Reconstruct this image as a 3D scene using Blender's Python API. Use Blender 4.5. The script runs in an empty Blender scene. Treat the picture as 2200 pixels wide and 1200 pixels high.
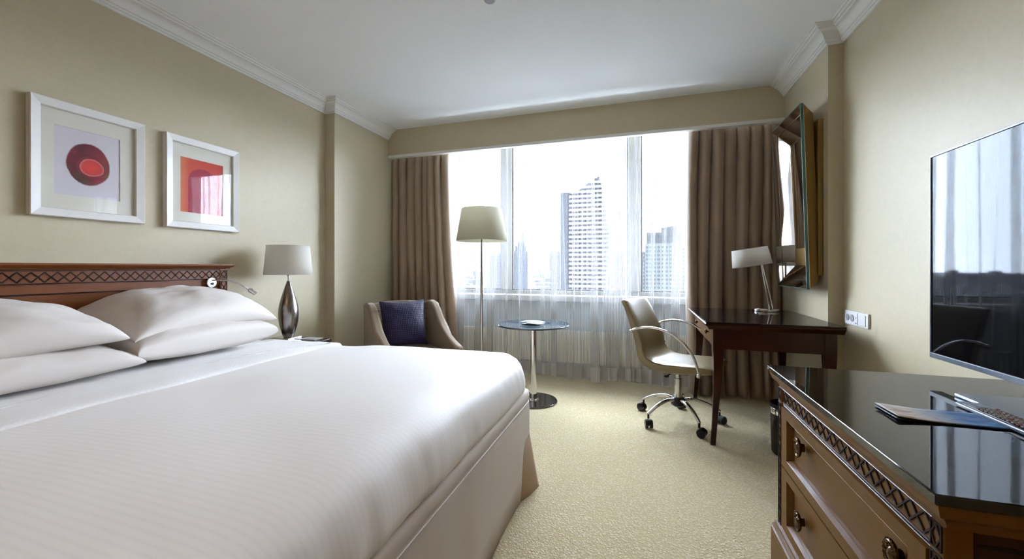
import bpy, bmesh, math, random
from mathutils import Vector, Matrix, noise
from math import sin, cos, pi, radians

random.seed(7)
SC = bpy.context.scene
COL = SC.collection

# ------------------------------------------------------------------ camera, world, light, exposure
cam_d = bpy.data.cameras.new('camera')
cam = bpy.data.objects.new('camera', cam_d)
COL.objects.link(cam)
cam.location = (0, 0, 1.08)
cam.rotation_euler = (radians(90), 0, 0.3065)
cam_d.sensor_fit = 'HORIZONTAL'
cam_d.sensor_width = 36.0
cam_d.lens = 870.0 / 2200.0 * 36.0
cam_d.shift_y = -26.0 / 2200.0
cam_d.clip_start = 0.05
cam_d.clip_end = 9000
SC.camera = cam

SC.view_settings.view_transform = 'Standard'
SC.view_settings.look = 'None'
SC.view_settings.gamma = 1.0
SC.view_settings.use_curve_mapping = False
SC.view_settings.exposure = 0.12

world = bpy.data.worlds.new('overcast_sky')
SC.world = world
world.use_nodes = True
wt = world.node_tree
wt.nodes.clear()
w_out = wt.nodes.new('ShaderNodeOutputWorld')
w_bg = wt.nodes.new('ShaderNodeBackground')
w_tc = wt.nodes.new('ShaderNodeTexCoord')
w_sep = wt.nodes.new('ShaderNodeSeparateXYZ')
w_ramp = wt.nodes.new('ShaderNodeValToRGB')
wt.links.new(w_tc.outputs['Generated'], w_sep.inputs[0])
wt.links.new(w_sep.outputs['Z'], w_ramp.inputs[0])
wt.links.new(w_ramp.outputs[0], w_bg.inputs[0])
wt.links.new(w_bg.outputs[0], w_out.inputs[0])
WORLD = 3.2
w_ramp.color_ramp.elements[0].position = 0.0
w_ramp.color_ramp.elements[0].color = (0.365, 0.375, 0.39, 1)
w_ramp.color_ramp.elements[1].position = 0.6
w_ramp.color_ramp.elements[1].color = (0.75, 0.82, 0.92, 1)
_e = w_ramp.color_ramp.elements.new(0.18)
_e.color = (0.41, 0.42, 0.44, 1)
w_bg.inputs[1].default_value = WORLD

# hazy sun behind a thick bright cloud layer: a very wide disc, so the daylight is soft
sun_d = bpy.data.lights.new('hazy_sun', 'SUN')
sun_d.energy = 120.0
sun_d.angle = radians(145)
sun_d.color = (0.80, 0.92, 1.10)
sun = bpy.data.objects.new('hazy_sun', sun_d)
COL.objects.link(sun)
sun.location = (0, 8, 5)
_dir = Vector((0.26, -1.0, 0.18))
sun.rotation_euler = _dir.to_track_quat('-Z', 'Y').to_euler()

# the ceiling light of the entrance corridor, behind the photographer
ent_d = bpy.data.lights.new('entrance_ceiling_light', 'AREA')
ent_d.shape = 'RECTANGLE'
ent_d.size = 1.6
ent_d.size_y = 1.0
ent_d.energy = 15.0
ent_d.color = (1.0, 0.62, 0.32)
ent = bpy.data.objects.new('entrance_ceiling_light', ent_d)
COL.objects.link(ent)
ent.location = (-0.6, -1.7, 2.50)

# ------------------------------------------------------------------ helpers
def lin(c):
    return c / 12.92 if c <= 0.04045 else ((c + 0.055) / 1.055) ** 2.4

def rgb(r, g, b):
    return (lin(r / 255), lin(g / 255), lin(b / 255), 1.0)

class NT:
    """small node helper"""
    def __init__(self, name):
        self.m = bpy.data.materials.new(name)
        self.m.use_nodes = True
        self.t = self.m.node_tree
        self.t.nodes.clear()
        self.out = self.t.nodes.new('ShaderNodeOutputMaterial')
    def n(self, kind, **kw):
        nd = self.t.nodes.new('ShaderNode' + kind)
        for k, v in kw.items():
            setattr(nd, k, v)
        return nd
    def l(self, a, b):
        self.t.links.new(a, b)
    def val(self, sock, v):
        if hasattr(v, 'is_linked'):
            self.l(v, sock)
        else:
            sock.default_value = v
    def coord(self, scale=(1, 1, 1), rot=(0, 0, 0)):
        tc = self.n('TexCoord')
        mp = self.n('Mapping')
        mp.inputs['Scale'].default_value = scale
        mp.inputs['Rotation'].default_value = rot
        self.l(tc.outputs['Object'], mp.inputs[0])
        return mp.outputs[0]
    def noise(self, vec, scale=5, detail=3, rough=0.5, dist=0.0):
        nd = self.n('TexNoise')
        self.l(vec, nd.inputs['Vector'])
        nd.inputs['Scale'].default_value = scale
        nd.inputs['Detail'].default_value = detail
        nd.inputs['Roughness'].default_value = rough
        nd.inputs['Distortion'].default_value = dist
        return nd.outputs['Fac']
    def math(self, op, a, b=0.0, c=None, clamp=False):
        nd = self.n('Math', operation=op)
        nd.use_clamp = clamp
        self.val(nd.inputs[0], a)
        self.val(nd.inputs[1], b)
        if c is not None:
            self.val(nd.inputs[2], c)
        return nd.outputs[0]
    def ramp(self, fac, stops):
        nd = self.n('ValToRGB')
        cr = nd.color_ramp
        while len(cr.elements) < len(stops):
            cr.elements.new(0.5)
        for e, (p, c) in zip(cr.elements, stops):
            e.position = p
            e.color = c
        self.l(fac, nd.inputs[0])
        return nd.outputs[0]
    def mix(self, fac, a, b):
        nd = self.n('Mix', data_type='RGBA')
        self.val(nd.inputs[0], fac)
        self.val(nd.inputs[6], a)
        self.val(nd.inputs[7], b)
        return nd.outputs[2]
    def bump(self, height, strength=0.3, dist=0.01):
        nd = self.n('Bump')
        nd.inputs['Strength'].default_value = strength
        nd.inputs['Distance'].default_value = dist
        self.l(height, nd.inputs['Height'])
        return nd.outputs[0]
    def sep(self, vec):
        nd = self.n('SeparateXYZ')
        self.l(vec, nd.inputs[0])
        return nd.outputs
    def pbr(self, color, rough=0.5, metal=0.0, normal=None, coat=0.0, coat_rough=0.05, sheen=0.0, spec=0.5, trans=0.0, ior=1.45):
        p = self.n('BsdfPrincipled')
        self.val(p.inputs['Base Color'], color)
        self.val(p.inputs['Roughness'], rough)
        p.inputs['Metallic'].default_value = metal
        p.inputs['Coat Weight'].default_value = coat
        p.inputs['Coat Roughness'].default_value = coat_rough
        p.inputs['Sheen Weight'].default_value = sheen
        p.inputs['Specular IOR Level'].default_value = spec
        p.inputs['Transmission Weight'].default_value = trans
        p.inputs['IOR'].default_value = ior
        if normal is not None:
            self.l(normal, p.inputs['Normal'])
        self.l(p.outputs[0], self.out.inputs[0])
        return p

def plain(name, color, rough=0.5, metal=0.0, var=0.06, scale=30, bump=0.0, **kw):
    n = NT(name)
    v = n.coord()
    f = n.noise(v, scale, 3)
    dark = tuple(c * (1 - var) for c in color[:3]) + (1,)
    lite = tuple(min(1, c * (1 + var)) for c in color[:3]) + (1,)
    col = n.mix(f, dark, lite)
    nm = n.bump(f, bump, 0.002) if bump else None
    n.pbr(col, rough, metal, nm, **kw)
    return n.m

# ------------------------------------------------------------------ materials
def m_wallpaper():
    n = NT('beige_wallpaper')
    v = n.coord()
    f1 = n.noise(v, 160, 3, 0.6)
    f2 = n.noise(v, 26, 4, 0.6, 1.2)
    col = n.mix(f2, rgb(192, 181, 151), rgb(204, 194, 166))
    h = n.math('ADD', f1, f2)
    p = n.pbr(col, 0.45, 0, n.bump(h, 0.25, 0.0010), spec=0.45, sheen=0.18)
    p.inputs['Sheen Tint'].default_value = (0.86, 0.93, 1.0, 1)
    p.inputs['Sheen Roughness'].default_value = 0.4
    return n.m

def m_ceiling():
    n = NT('white_ceiling_paint')
    v = n.coord()
    f = n.noise(v, 130, 4, 0.6)
    n.pbr(n.mix(f, rgb(244, 246, 247), rgb(250, 251, 252)), 0.9, 0, n.bump(f, 0.45, 0.003), spec=0.2)
    return n.m

def m_carpet():
    n = NT('cream_yellow_loop_carpet')
    v = n.coord()
    vo = n.n('TexVoronoi')
    vo.inputs['Scale'].default_value = 85
    n.l(v, vo.inputs['Vector'])
    vo2 = n.n('TexVoronoi')
    vo2.inputs['Scale'].default_value = 190
    n.l(v, vo2.inputs['Vector'])
    big = n.noise(v, 2.2, 3)
    spot = n.ramp(vo.outputs['Distance'], [(0.0, (1, 1, 1, 1)), (0.33, (0.75, 0.75, 0.75, 1)), (0.55, (0, 0, 0, 1))])
    base = n.mix(big, rgb(192, 181, 148), rgb(200, 190, 158))
    col = n.mix(spot, base, rgb(222, 216, 198))
    col = n.mix(n.math('MULTIPLY', vo2.outputs['Distance'], 0.9), col, rgb(182, 164, 118))
    h = n.math('SUBTRACT', 1.0, vo2.outputs['Distance'])
    h = n.math('ADD', h, spot)
    n.pbr(col, 0.95, 0, n.bump(h, 0.6, 0.004), spec=0.1, sheen=0.2)
    return n.m

def wood(name, c1, c2, rough=0.28, coat=0.35, axis='Y', coat_rough=0.12, spec=0.4):
    n = NT(name)
    sc = {'X': (1.2, 22, 22), 'Y': (22, 1.2, 22), 'Z': (22, 22, 1.2)}[axis]
    v = n.coord(sc)
    f = n.noise(v, 1.6, 6, 0.62, 0.6)
    f2 = n.noise(v, 9, 4, 0.6)
    col = n.mix(f, c1, c2)
    col = n.mix(n.math('MULTIPLY', f2, 0.25), col, tuple(c * .45 for c in c1[:3]) + (1,))
    n.pbr(col, rough, 0, n.bump(f2, 0.05, 0.001), coat=coat, coat_rough=coat_rough, spec=spec)
    return n.m

def m_linen(name, base, stripe=None, dim=0.94, period=0.02, axis=1, cross=False, rough=0.55):
    n = NT(name)
    v = n.coord()
    s = n.sep(v)
    weave = n.noise(n.coord((1, 1, 1)), 420, 2)
    col = base
    nm = n.bump(weave, 0.12, 0.001)
    rg = rough
    if stripe:
        w = n.math('SINE', n.math('MULTIPLY', s[axis], 2 * pi / period))
        w = n.math('MULTIPLY_ADD', w, 0.5, 0.5)
        w = n.math('SMOOTH_MIN', n.math('MULTIPLY', w, 1.8), 1.0, 0.3)
        if cross:
            w2 = n.math('SINE', n.math('MULTIPLY', s[0], 2 * pi / period))
            w2 = n.math('MULTIPLY_ADD', w2, 0.5, 0.5)
            w = n.math('MULTIPLY_ADD', n.math('ABSOLUTE', n.math('SUBTRACT', w, w2)), 0.8, 0.1)
        col = n.mix(w, tuple(c * dim for c in base[:3]) + (1,), base)
        rg = n.math('MULTIPLY_ADD', w, -0.22, rough + 0.1)
    big = n.noise(n.coord((1, 1, 1)), 3.0, 3)
    p = n.pbr(col, rg, 0, nm, sheen=0.15, spec=0.4)
    return n.m

def m_drape():
    n = NT('taupe_satin_drape')
    v = n.coord((1, 1, 1))
    f = n.noise(v, 300, 2)
    f2 = n.noise(v, 4, 3)
    col = n.mix(f2, rgb(146, 126, 106), rgb(162, 142, 120))
    p = n.pbr(col, 0.42, 0, n.bump(f, 0.08, 0.001), sheen=0.35, spec=0.4)
    return n.m

def m_sheer(name, opac, line):
    n = NT(name)
    v = n.coord()
    s = n.sep(v)
    w = n.math('SINE', n.math('MULTIPLY', s[0], 2 * pi / 0.0135))
    w = n.math('MULTIPLY_ADD', w, 0.5, 0.5)
    w = n.math('POWER', w, 3.0)
    fac = n.math('MULTIPLY_ADD', w, line, opac)
    tr = n.n('BsdfTransparent')
    tr.inputs[0].default_value = (1, 1, 1, 1)
    df = n.n('BsdfDiffuse')
    df.inputs[0].default_value = (0.76, 0.76, 0.77, 1)
    tl = n.n('BsdfTranslucent')
    tl.inputs[0].default_value = (0.50, 0.50, 0.52, 1)
    m1 = n.n('MixShader')
    m1.inputs[0].default_value = 0.022
    n.l(df.outputs[0], m1.inputs[1])
    n.l(tl.outputs[0], m1.inputs[2])
    m2 = n.n('MixShader')
    n.l(fac, m2.inputs[0])
    n.l(tr.outputs[0], m2.inputs[1])
    n.l(m1.outputs[0], m2.inputs[2])
    n.l(m2.outputs[0], n.out.inputs[0])
    return n.m

def m_pane(name, refl=0.03, tint=(1, 1, 1, 1)):
    n = NT(name)
    tr = n.n('BsdfTransparent')
    tr.inputs[0].default_value = tint
    gl = n.n('BsdfGlossy')
    gl.inputs['Roughness'].default_value = 0.0
    lw = n.n('LayerWeight')
    lw.inputs['Blend'].default_value = 0.5
    fr = n.math('MULTIPLY_ADD', n.math('POWER', lw.outputs['Facing'], 5.0), 0.9, refl)
    mx = n.n('MixShader')
    n.l(fr, mx.inputs[0])
    n.l(tr.outputs[0], mx.inputs[1])
    n.l(gl.outputs[0], mx.inputs[2])
    n.l(mx.outputs[0], n.out.inputs[0])
    return n.m

def m_shade(name, color, tl=0.35):
    n = NT(name)
    f = n.noise(n.coord((1, 1, 1)), 400, 2)
    col = n.mix(f, tuple(c * .95 for c in color[:3]) + (1,), color)
    df = n.n('BsdfDiffuse')
    n.l(col, df.inputs[0])
    t = n.n('BsdfTranslucent')
    n.l(col, t.inputs[0])
    mx = n.n('MixShader')
    mx.inputs[0].default_value = tl
    n.l(df.outputs[0], mx.inputs[1])
    n.l(t.outputs[0], mx.inputs[2])
    n.l(mx.outputs[0], n.out.inputs[0])
    return n.m

def m_cushion():
    n = NT('purple_dotted_weave')
    tc = n.n('TexCoord')
    mp = n.n('Mapping')
    n.l(tc.outputs['Object'], mp.inputs[0])
    s = n.sep(mp.outputs[0])
    k = 2 * pi / 0.03
    u = n.math('MULTIPLY', s[1], k)
    w = n.math('MULTIPLY', s[0], k * 0.9)
    a = n.math('MULTIPLY', n.math('COSINE', u), n.math('COSINE', w))
    a = n.math('ABSOLUTE', a)
    a = n.math('POWER', a, 2.0)
    col = n.mix(a, rgb(12, 8, 30), rgb(48, 38, 98))
    n.pbr(col, 0.5, 0, n.bump(a, 0.5, 0.003), sheen=0.15, spec=.3)
    return n.m

def m_art_round():
    n = NT('round_ink_blot_print')
    v = n.coord()
    s = n.sep(v)
    # object frame sits at the centre of the sheet; Y is along the wall, Z is up
    nz = n.noise(v, 16, 5, 0.6)
    nz2 = n.noise(v, 120, 3, 0.6)
    dy = n.math('DIVIDE', s[1], 0.088)
    dz = n.math('DIVIDE', n.math('SUBTRACT', s[2], 0.0), 0.108)
    r = n.math('SQRT', n.math('ADD', n.math('MULTIPLY', dy, dy), n.math('MULTIPLY', dz, dz)))
    r = n.math('ADD', r, n.math('MULTIPLY_ADD', nz, 0.10, -0.05))
    r = n.math('ADD', r, n.math('MULTIPLY_ADD', nz2, 0.06, -0.03))
    dy2 = n.math('DIVIDE', n.math('SUBTRACT', s[1], 0.012), 0.048)
    dz2 = n.math('DIVIDE', n.math('ADD', s[2], 0.012), 0.044)
    r2 = n.math('SQRT', n.math('ADD', n.math('MULTIPLY', dy2, dy2), n.math('MULTIPLY', dz2, dz2)))
    r2 = n.math('ADD', r2, n.math('MULTIPLY_ADD', nz, 0.3, -0.15))
    ring = n.ramp(n.math('MULTIPLY_ADD', s[1], 5.0, 0.5), [(0.0, rgb(120, 26, 48)), (0.35, rgb(74, 16, 34)), (0.7, rgb(140, 30, 44)), (1.0, rgb(122, 84, 40))])
    low = n.ramp(n.math('MULTIPLY_ADD', n.math('ADD', s[2], nz), 1.6, -0.1), [(0.40, rgb(92, 84, 44)), (0.62, rgb(96, 24, 38)), (1.0, rgb(150, 40, 62))])
    body = n.mix(0.5, ring, low)
    inner = n.ramp(r2, [(0.0, rgb(226, 66, 58)), (0.80, rgb(200, 58, 58)), (0.98, rgb(212, 120, 122)), (1.12, rgb(196, 128, 124)), (1.25, rgb(128, 40, 54))])
    infac = n.ramp(r2, [(0.0, (1, 1, 1, 1)), (1.2, (1, 1, 1, 1))])
    m_in = n.math('LESS_THAN', r2, 1.25)
    col = n.mix(m_in, body, inner)
    m_out = n.ramp(r, [(0.93, (0, 0, 0, 1)), (0.99, (1, 1, 1, 1))])
    col = n.mix(m_out, col, rgb(226, 220, 226))
    n.pbr(col, 0.7)
    return n.m

def m_art_arch():
    n = NT('red_arch_print')
    v = n.coord()
    s = n.sep(v)
    nz = n.noise(v, 14, 4, 0.6)
    dy = n.math('DIVIDE', n.math('SUBTRACT', s[1], 0.004), 0.088)
    dz = n.math('DIVIDE', n.math('SUBTRACT', s[2], 0.035), 0.078)
    r = n.math('SQRT', n.math('ADD', n.math('MULTIPLY', dy, dy), n.math('MULTIPLY', dz, dz)))
    r = n.math('ADD', r, n.math('MULTIPLY_ADD', nz, 0.08, -0.04))
    bg = n.ramp(n.math('MULTIPLY_ADD', s[1], 3.8, 0.5), [(0.0, rgb(214, 132, 96)), (0.2, rgb(206, 84, 62)), (1.0, rgb(190, 62, 58))])
    inside = n.mix(nz, rgb(156, 44, 66), rgb(178, 58, 84))
    below = n.math('LESS_THAN', s[2], 0.035)
    side = n.math('LESS_THAN', n.math('ABSOLUTE', dy), 1.0)
    col = n.mix(n.math('MAXIMUM', n.math('LESS_THAN', r, 1.0), n.math('MULTIPLY', below, side)), bg, inside)
    n.pbr(col, 0.7)
    return n.m

def m_magazine():
    n = NT('printed_magazine_cover')
    v = n.coord((1, 1, 1))
    s = n.sep(v)
    f = n.noise(n.coord((9, 22, 1)), 1.0, 4, 0.6, 1.5)
    pale = n.ramp(f, [(0.3, rgb(206, 200, 204)), (0.5, rgb(226, 222, 214)), (0.62, rgb(190, 150, 130)), (0.75, rgb(214, 206, 190))])
    blue = n.ramp(f, [(0.35, rgb(28, 62, 118)), (0.6, rgb(90, 140, 190)), (0.75, rgb(180, 200, 220))])
    g = n.ramp(n.math('MULTIPLY_ADD', s[0], 4.6, 0.5), [(0.28, (0, 0, 0, 1)), (0.66, (1, 1, 1, 1))])
    n.pbr(n.mix(g, pale, blue), 0.4, spec=.35)
    return n.m

def m_facade(name, wall, win, wx, wz, rough=0.6):
    n = NT(name)
    v = n.coord()
    s = n.sep(v)
    h = n.math('ADD', s[0], s[1])
    a = n.math('FRACT', n.math('DIVIDE', h, wx))
    b = n.math('FRACT', n.math('DIVIDE', s[2], wz))
    m = n.math('GREATER_THAN', a, 0.38)
    if wz < 999:
        m = n.math('MULTIPLY', m, n.math('GREATER_THAN', b, 0.42))
    n.pbr(n.mix(m, wall, win), rough, spec=0.2)
    return n.m

M = {}
M['wall'] = m_wallpaper()
M['wall_window'] = plain('blue_grey_window_wall', rgb(198, 204, 206), 0.6, var=0.02)
M['ceiling'] = m_ceiling()
M['carpet'] = m_carpet()
M['crown'] = plain('white_plaster_moulding', rgb(236, 236, 232), 0.45, var=0.02)
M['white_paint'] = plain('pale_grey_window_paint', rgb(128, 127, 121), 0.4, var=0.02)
M['grey_paint'] = plain('pale_grey_paint', rgb(206, 208, 206), 0.5, var=0.03)
M['radiator'] = plain('radiator_enamel', rgb(244, 242, 230), 0.35, var=0.02)
M['skirting'] = plain('brown_skirting', rgb(96, 74, 56), 0.5)
M['wood_head'] = wood('cherry_headboard_wood', rgb(106, 54, 22), rgb(130, 74, 32), 0.40, 0.05)
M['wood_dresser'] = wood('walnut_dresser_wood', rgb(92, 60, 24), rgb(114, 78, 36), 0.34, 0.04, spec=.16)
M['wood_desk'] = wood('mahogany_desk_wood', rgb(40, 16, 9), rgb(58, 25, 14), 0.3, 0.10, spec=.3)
M['wood_dark'] = plain('dark_carved_line', rgb(26, 14, 8), 0.55, spec=.25)
M['black_glass'] = plain('black_glass_top', (0.006, 0.006, 0.007, 1), 0.02, var=0.0, coat=0.0, spec=0.75)
M['black_gloss'] = plain('glossy_black_screen', (0.003, 0.003, 0.004, 1), 0.03, var=0.0, spec=0.15)
M['black_plastic'] = plain('black_plastic', rgb(22, 22, 23), 0.35)
M['black_rubber'] = plain('black_rubber', rgb(20, 20, 21), 0.6)
M['chrome'] = plain('polished_chrome', (0.78, 0.78, 0.79, 1), 0.06, 1.0, var=0.01)
M['steel'] = plain('brushed_steel', (0.52, 0.52, 0.54, 1), 0.22, 1.0, var=0.03)
M['dark_steel'] = plain('dark_mirror_steel', (0.20, 0.20, 0.21, 1), 0.08, 1.0, var=0.0)
M['pewter'] = plain('dark_pewter_lamp_body', (0.27, 0.25, 0.235, 1), 0.24, 1.0, var=0.04)
M['silver_plastic'] = plain('slate_grey_bezel', rgb(84, 94, 108), 0.3, 0.0, var=0.02)
M['brass'] = plain('aged_brass', (0.12, 0.075, 0.04, 1), 0.25, 1.0, var=0.15)
M['edge_glass'] = plain('teal_glass_edge', (0.08, 0.17, 0.165, 1), 0.3, spec=0.3)
M['mirror'] = plain('mirror_silver', (0.90, 0.91, 0.90, 1), 0.0, 1.0, var=0.0)
M['mirror_strip'] = plain('bronze_mirror_strip', (0.55, 0.51, 0.46, 1), 0.04, 1.0, var=0.02)
M['gold'] = plain('champagne_bead', (0.55, 0.47, 0.36, 1), 0.25, 1.0)
M['mirror_side'] = plain('gold_painted_frame_side', rgb(132, 104, 56), 0.45)
M['frame_white'] = plain('silver_white_picture_frame', rgb(232, 230, 226), 0.35, var=0.03)
M['mat_board'] = plain('cream_mat_board', rgb(236, 232, 219), 0.8, var=0.01)
M['sheet'] = m_linen('white_pillow_cotton', rgb(221, 213, 206))
M['duvet'] = m_linen('white_striped_bed_cover', rgb(247, 241, 236), True, 0.97, 0.018, 1)
M['fold'] = m_linen('white_checked_sheet_fold', rgb(246, 243, 240), True, 0.94, 0.022, 1, True)
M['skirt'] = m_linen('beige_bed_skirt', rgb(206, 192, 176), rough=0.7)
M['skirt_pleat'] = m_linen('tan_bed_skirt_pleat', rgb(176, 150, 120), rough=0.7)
M['drape'] = m_drape()
M['sheer'] = m_sheer('white_sheer_voile', 0.26, 0.16)
M['sheer_hem'] = m_sheer('white_sheer_hem', 0.50, 0.2)
M['pane'] = m_pane('window_glass')
M['picture_glass'] = m_pane('picture_glass', 0.018)
M['table_glass'] = plain('smoked_table_glass', rgb(58, 70, 78), 0.02, var=0.0, spec=0.9)
M['shade'] = m_shade('cream_lamp_shade', rgb(248, 245, 237), 0.42)
M['shade_floor'] = m_shade('ecru_lamp_shade', rgb(222, 218, 200), 0.42)
M['armchair'] = plain('taupe_upholstery', rgb(126, 108, 84), 0.8, var=0.08, scale=200, bump=0.2, sheen=0.3)
M['seam'] = plain('dark_seam', rgb(74, 60, 46), 0.8)
M['cushion'] = m_cushion()
M['leather'] = plain('khaki_leather', rgb(134, 120, 86), 0.36, var=0.06, scale=60, bump=0.15, coat=0.15)
M['paper'] = plain('white_paper', rgb(236, 238, 240), 0.6, var=0.01)
M['paper_dark'] = plain('dark_booklet_cover', rgb(28, 30, 34), 0.4)
M['outlet'] = plain('white_outlet_plastic', rgb(232, 234, 236), 0.3, var=0.01)
M['outlet_grey'] = plain('grey_socket_recess', rgb(150, 152, 156), 0.4)
M['bin'] = plain('black_bin_leather', rgb(20, 20, 20), 0.4)
M['magazine'] = m_magazine()
M['black_gloss'].node_tree.nodes['Principled BSDF'].inputs['Specular Tint'].default_value = (0.72, 0.87, 1.0, 1)
M['slate_metal'] = plain('slate_brushed_metal', (0.28, 0.33, 0.40, 1), 0.28, 0.9)
M['key_light'] = plain('pale_remote_keys', rgb(132, 124, 116), 0.5)
M['key_red'] = plain('red_remote_key', rgb(132, 62, 46), 0.5)
M['art_round'] = m_art_round()
M['art_arch'] = m_art_arch()
M['card'] = plain('grey_card', rgb(190, 190, 188), 0.4)

# ------------------------------------------------------------------ mesh builder
class MB:
    def __init__(self):
        self.v = []
        self.f = []
    def add(self, vs, fs):
        o = len(self.v)
        self.v += [Vector(p) for p in vs]
        self.f += [tuple(i + o for i in f) for f in fs]
        return self
    def box(self, x0, x1, y0, y1, z0, z1):
        vs = [(x, y, z) for z in (z0, z1) for y in (y0, y1) for x in (x0, x1)]
        return self.add(vs, [(0, 2, 3, 1), (4, 5, 7, 6), (0, 1, 5, 4), (2, 6, 7, 3), (0, 4, 6, 2), (1, 3, 7, 5)])
    def bar(self, p, q, w, h, nrm):
        p, q, nrm = Vector(p), Vector(q), Vector(nrm).normalized()
        d = (q - p).normalized()
        s = d.cross(nrm) * (w / 2)
        t = nrm * h
        vs = [p - s, p + s, q - s, q + s, p - s + t, p + s + t, q - s + t, q + s + t]
        return self.add(vs, [(0, 1, 3, 2), (4, 6, 7, 5), (0, 4, 5, 1), (2, 3, 7, 6), (0, 2, 6, 4), (1, 5, 7, 3)])
    def lathe(self, prof, n=32, c=(0, 0, 0), close=True):
        """prof: (radius, z) from bottom to top"""
        c = Vector(c)
        vs = []
        for r, z in prof:
            for i in range(n):
                a = 2 * pi * i / n
                vs.append((c.x + r * cos(a), c.y + r * sin(a), c.z + z))
        fs = []
        for k in range(len(prof) - 1):
            for i in range(n):
                j = (i + 1) % n
                fs.append((k * n + i, k * n + j, (k + 1) * n + j, (k + 1) * n + i))
        if close:
            fs.append(tuple(reversed(range(n))))
            b = (len(prof) - 1) * n
            fs.append(tuple(b + i for i in range(n)))
        return self.add(vs, fs)
    def cyl(self, p, q, r, r2=None, n=24):
        p, q = Vector(p), Vector(q)
        if r2 is None:
            r2 = r
        d = (q - p).normalized()
        a = d.orthogonal().normalized()
        b = d.cross(a)
        vs = []
        for c, rr in ((p, r), (q, r2)):
            for i in range(n):
                t = 2 * pi * i / n
                vs.append(c + a * (rr * cos(t)) + b * (rr * sin(t)))
        fs = [(i, (i + 1) % n, n + (i + 1) % n, n + i) for i in range(n)]
        fs += [tuple(reversed(range(n))), tuple(range(n, 2 * n))]
        return self.add(vs, fs)
    def tube(self, pts, r, n=14, sub=6, flat=1.0, up=(0, 0, 1)):
        """smooth tube through pts; r number or list; flat squashes along the second axis"""
        P = [Vector(p) for p in pts]
        R = r if isinstance(r, (list, tuple)) else [r] * len(P)
        S, SR = [], []
        for i in range(len(P) - 1):
            p0 = P[max(i - 1, 0)]
            p1, p2 = P[i], P[i + 1]
            p3 = P[min(i + 2, len(P) - 1)]
            for k in range(sub):
                t = k / sub
                S.append(0.5 * ((2 * p1) + (p2 - p0) * t + (2 * p0 - 5 * p1 + 4 * p2 - p3) * t * t + (3 * p1 - p0 - 3 * p2 + p3) * t ** 3))
                SR.append(R[i] + (R[i + 1] - R[i]) * t)
        S.append(P[-1])
        SR.append(R[-1])
        vs = []
        up = Vector(up)
        for i, p in enumerate(S):
            d = (S[min(i + 1, len(S) - 1)] - S[max(i - 1, 0)]).normalized()
            a = d.cross(up)
            if a.length < 1e-3:
                a = d.orthogonal()
            a.normalize()
            b = a.cross(d).normalized()
            for k in range(n):
                t = 2 * pi * k / n
                vs.append(p + a * (SR[i] * cos(t)) + b * (SR[i] * flat * sin(t)))
        m = len(S)
        fs = []
        for i in range(m - 1):
            for k in range(n):
                j = (k + 1) % n
                fs.append((i * n + k, i * n + j, (i + 1) * n + j, (i + 1) * n + k))
        fs.append(tuple(reversed(range(n))))
        fs.append(tuple((m - 1) * n + k for k in range(n)))
        return self.add(vs, fs)
    def ball(self, c, r, n=16, s=(1, 1, 1)):
        c = Vector(c)
        vs, fs = [], []
        m = n // 2
        for i in range(m + 1):
            a = pi * i / m
            for k in range(n):
                t = 2 * pi * k / n
                rr = max(sin(a), 1e-3)
                vs.append((c.x + r * s[0] * rr * cos(t), c.y + r * s[1] * rr * sin(t), c.z - r * s[2] * cos(a)))
        for i in range(m):
            for k in range(n):
                j = (k + 1) % n
                fs.append((i * n + k, i * n + j, (i + 1) * n + j, (i + 1) * n + k))
        fs.append(tuple(reversed(range(n))))
        fs.append(tuple(m * n + k for k in range(n)))
        return self.add(vs, fs)
    def prism(self, poly, fn):
        """poly: list of 2D points, fn(point, side 0/1) -> 3D"""
        n = len(poly)
        vs = [fn(p, 0) for p in poly] + [fn(p, 1) for p in poly]
        fs = [(i, (i + 1) % n, n + (i + 1) % n, n + i) for i in range(n)]
        fs += [tuple(reversed(range(n))), tuple(range(n, 2 * n))]
        return self.add(vs, fs)
    def grid(self, fn, nu, nv, wrap_u=False):
        vs = [fn(i / nu if not wrap_u else i / nu, j / nv) for j in range(nv + 1) for i in range(nu + (0 if wrap_u else 1))]
        w = nu if wrap_u else nu + 1
        fs = []
        for j in range(nv):
            for i in range(nu):
                a = j * w + i
                b = j * w + ((i + 1) % w if wrap_u else i + 1)
                fs.append((a, b, b + w, a + w))
        return self.add(vs, fs)
    def sweep(self, prof, path, normals):
        """prof: (out, z) closed polygon; path: corner points with the mitred outward vector of each corner"""
        n = len(prof)
        vs = []
        for p, nr in zip(path, normals):
            for o, z in prof:
                vs.append((p[0] + nr[0] * o, p[1] + nr[1] * o, z))
        fs = []
        for k in range(len(path) - 1):
            for i in range(n):
                j = (i + 1) % n
                fs.append((k * n + i, k * n + j, (k + 1) * n + j, (k + 1) * n + i))
        fs.append(tuple(reversed(range(n))))
        fs.append(tuple((len(path) - 1) * n + i for i in range(n)))
        return self.add(vs, fs)

FR = {}

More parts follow.
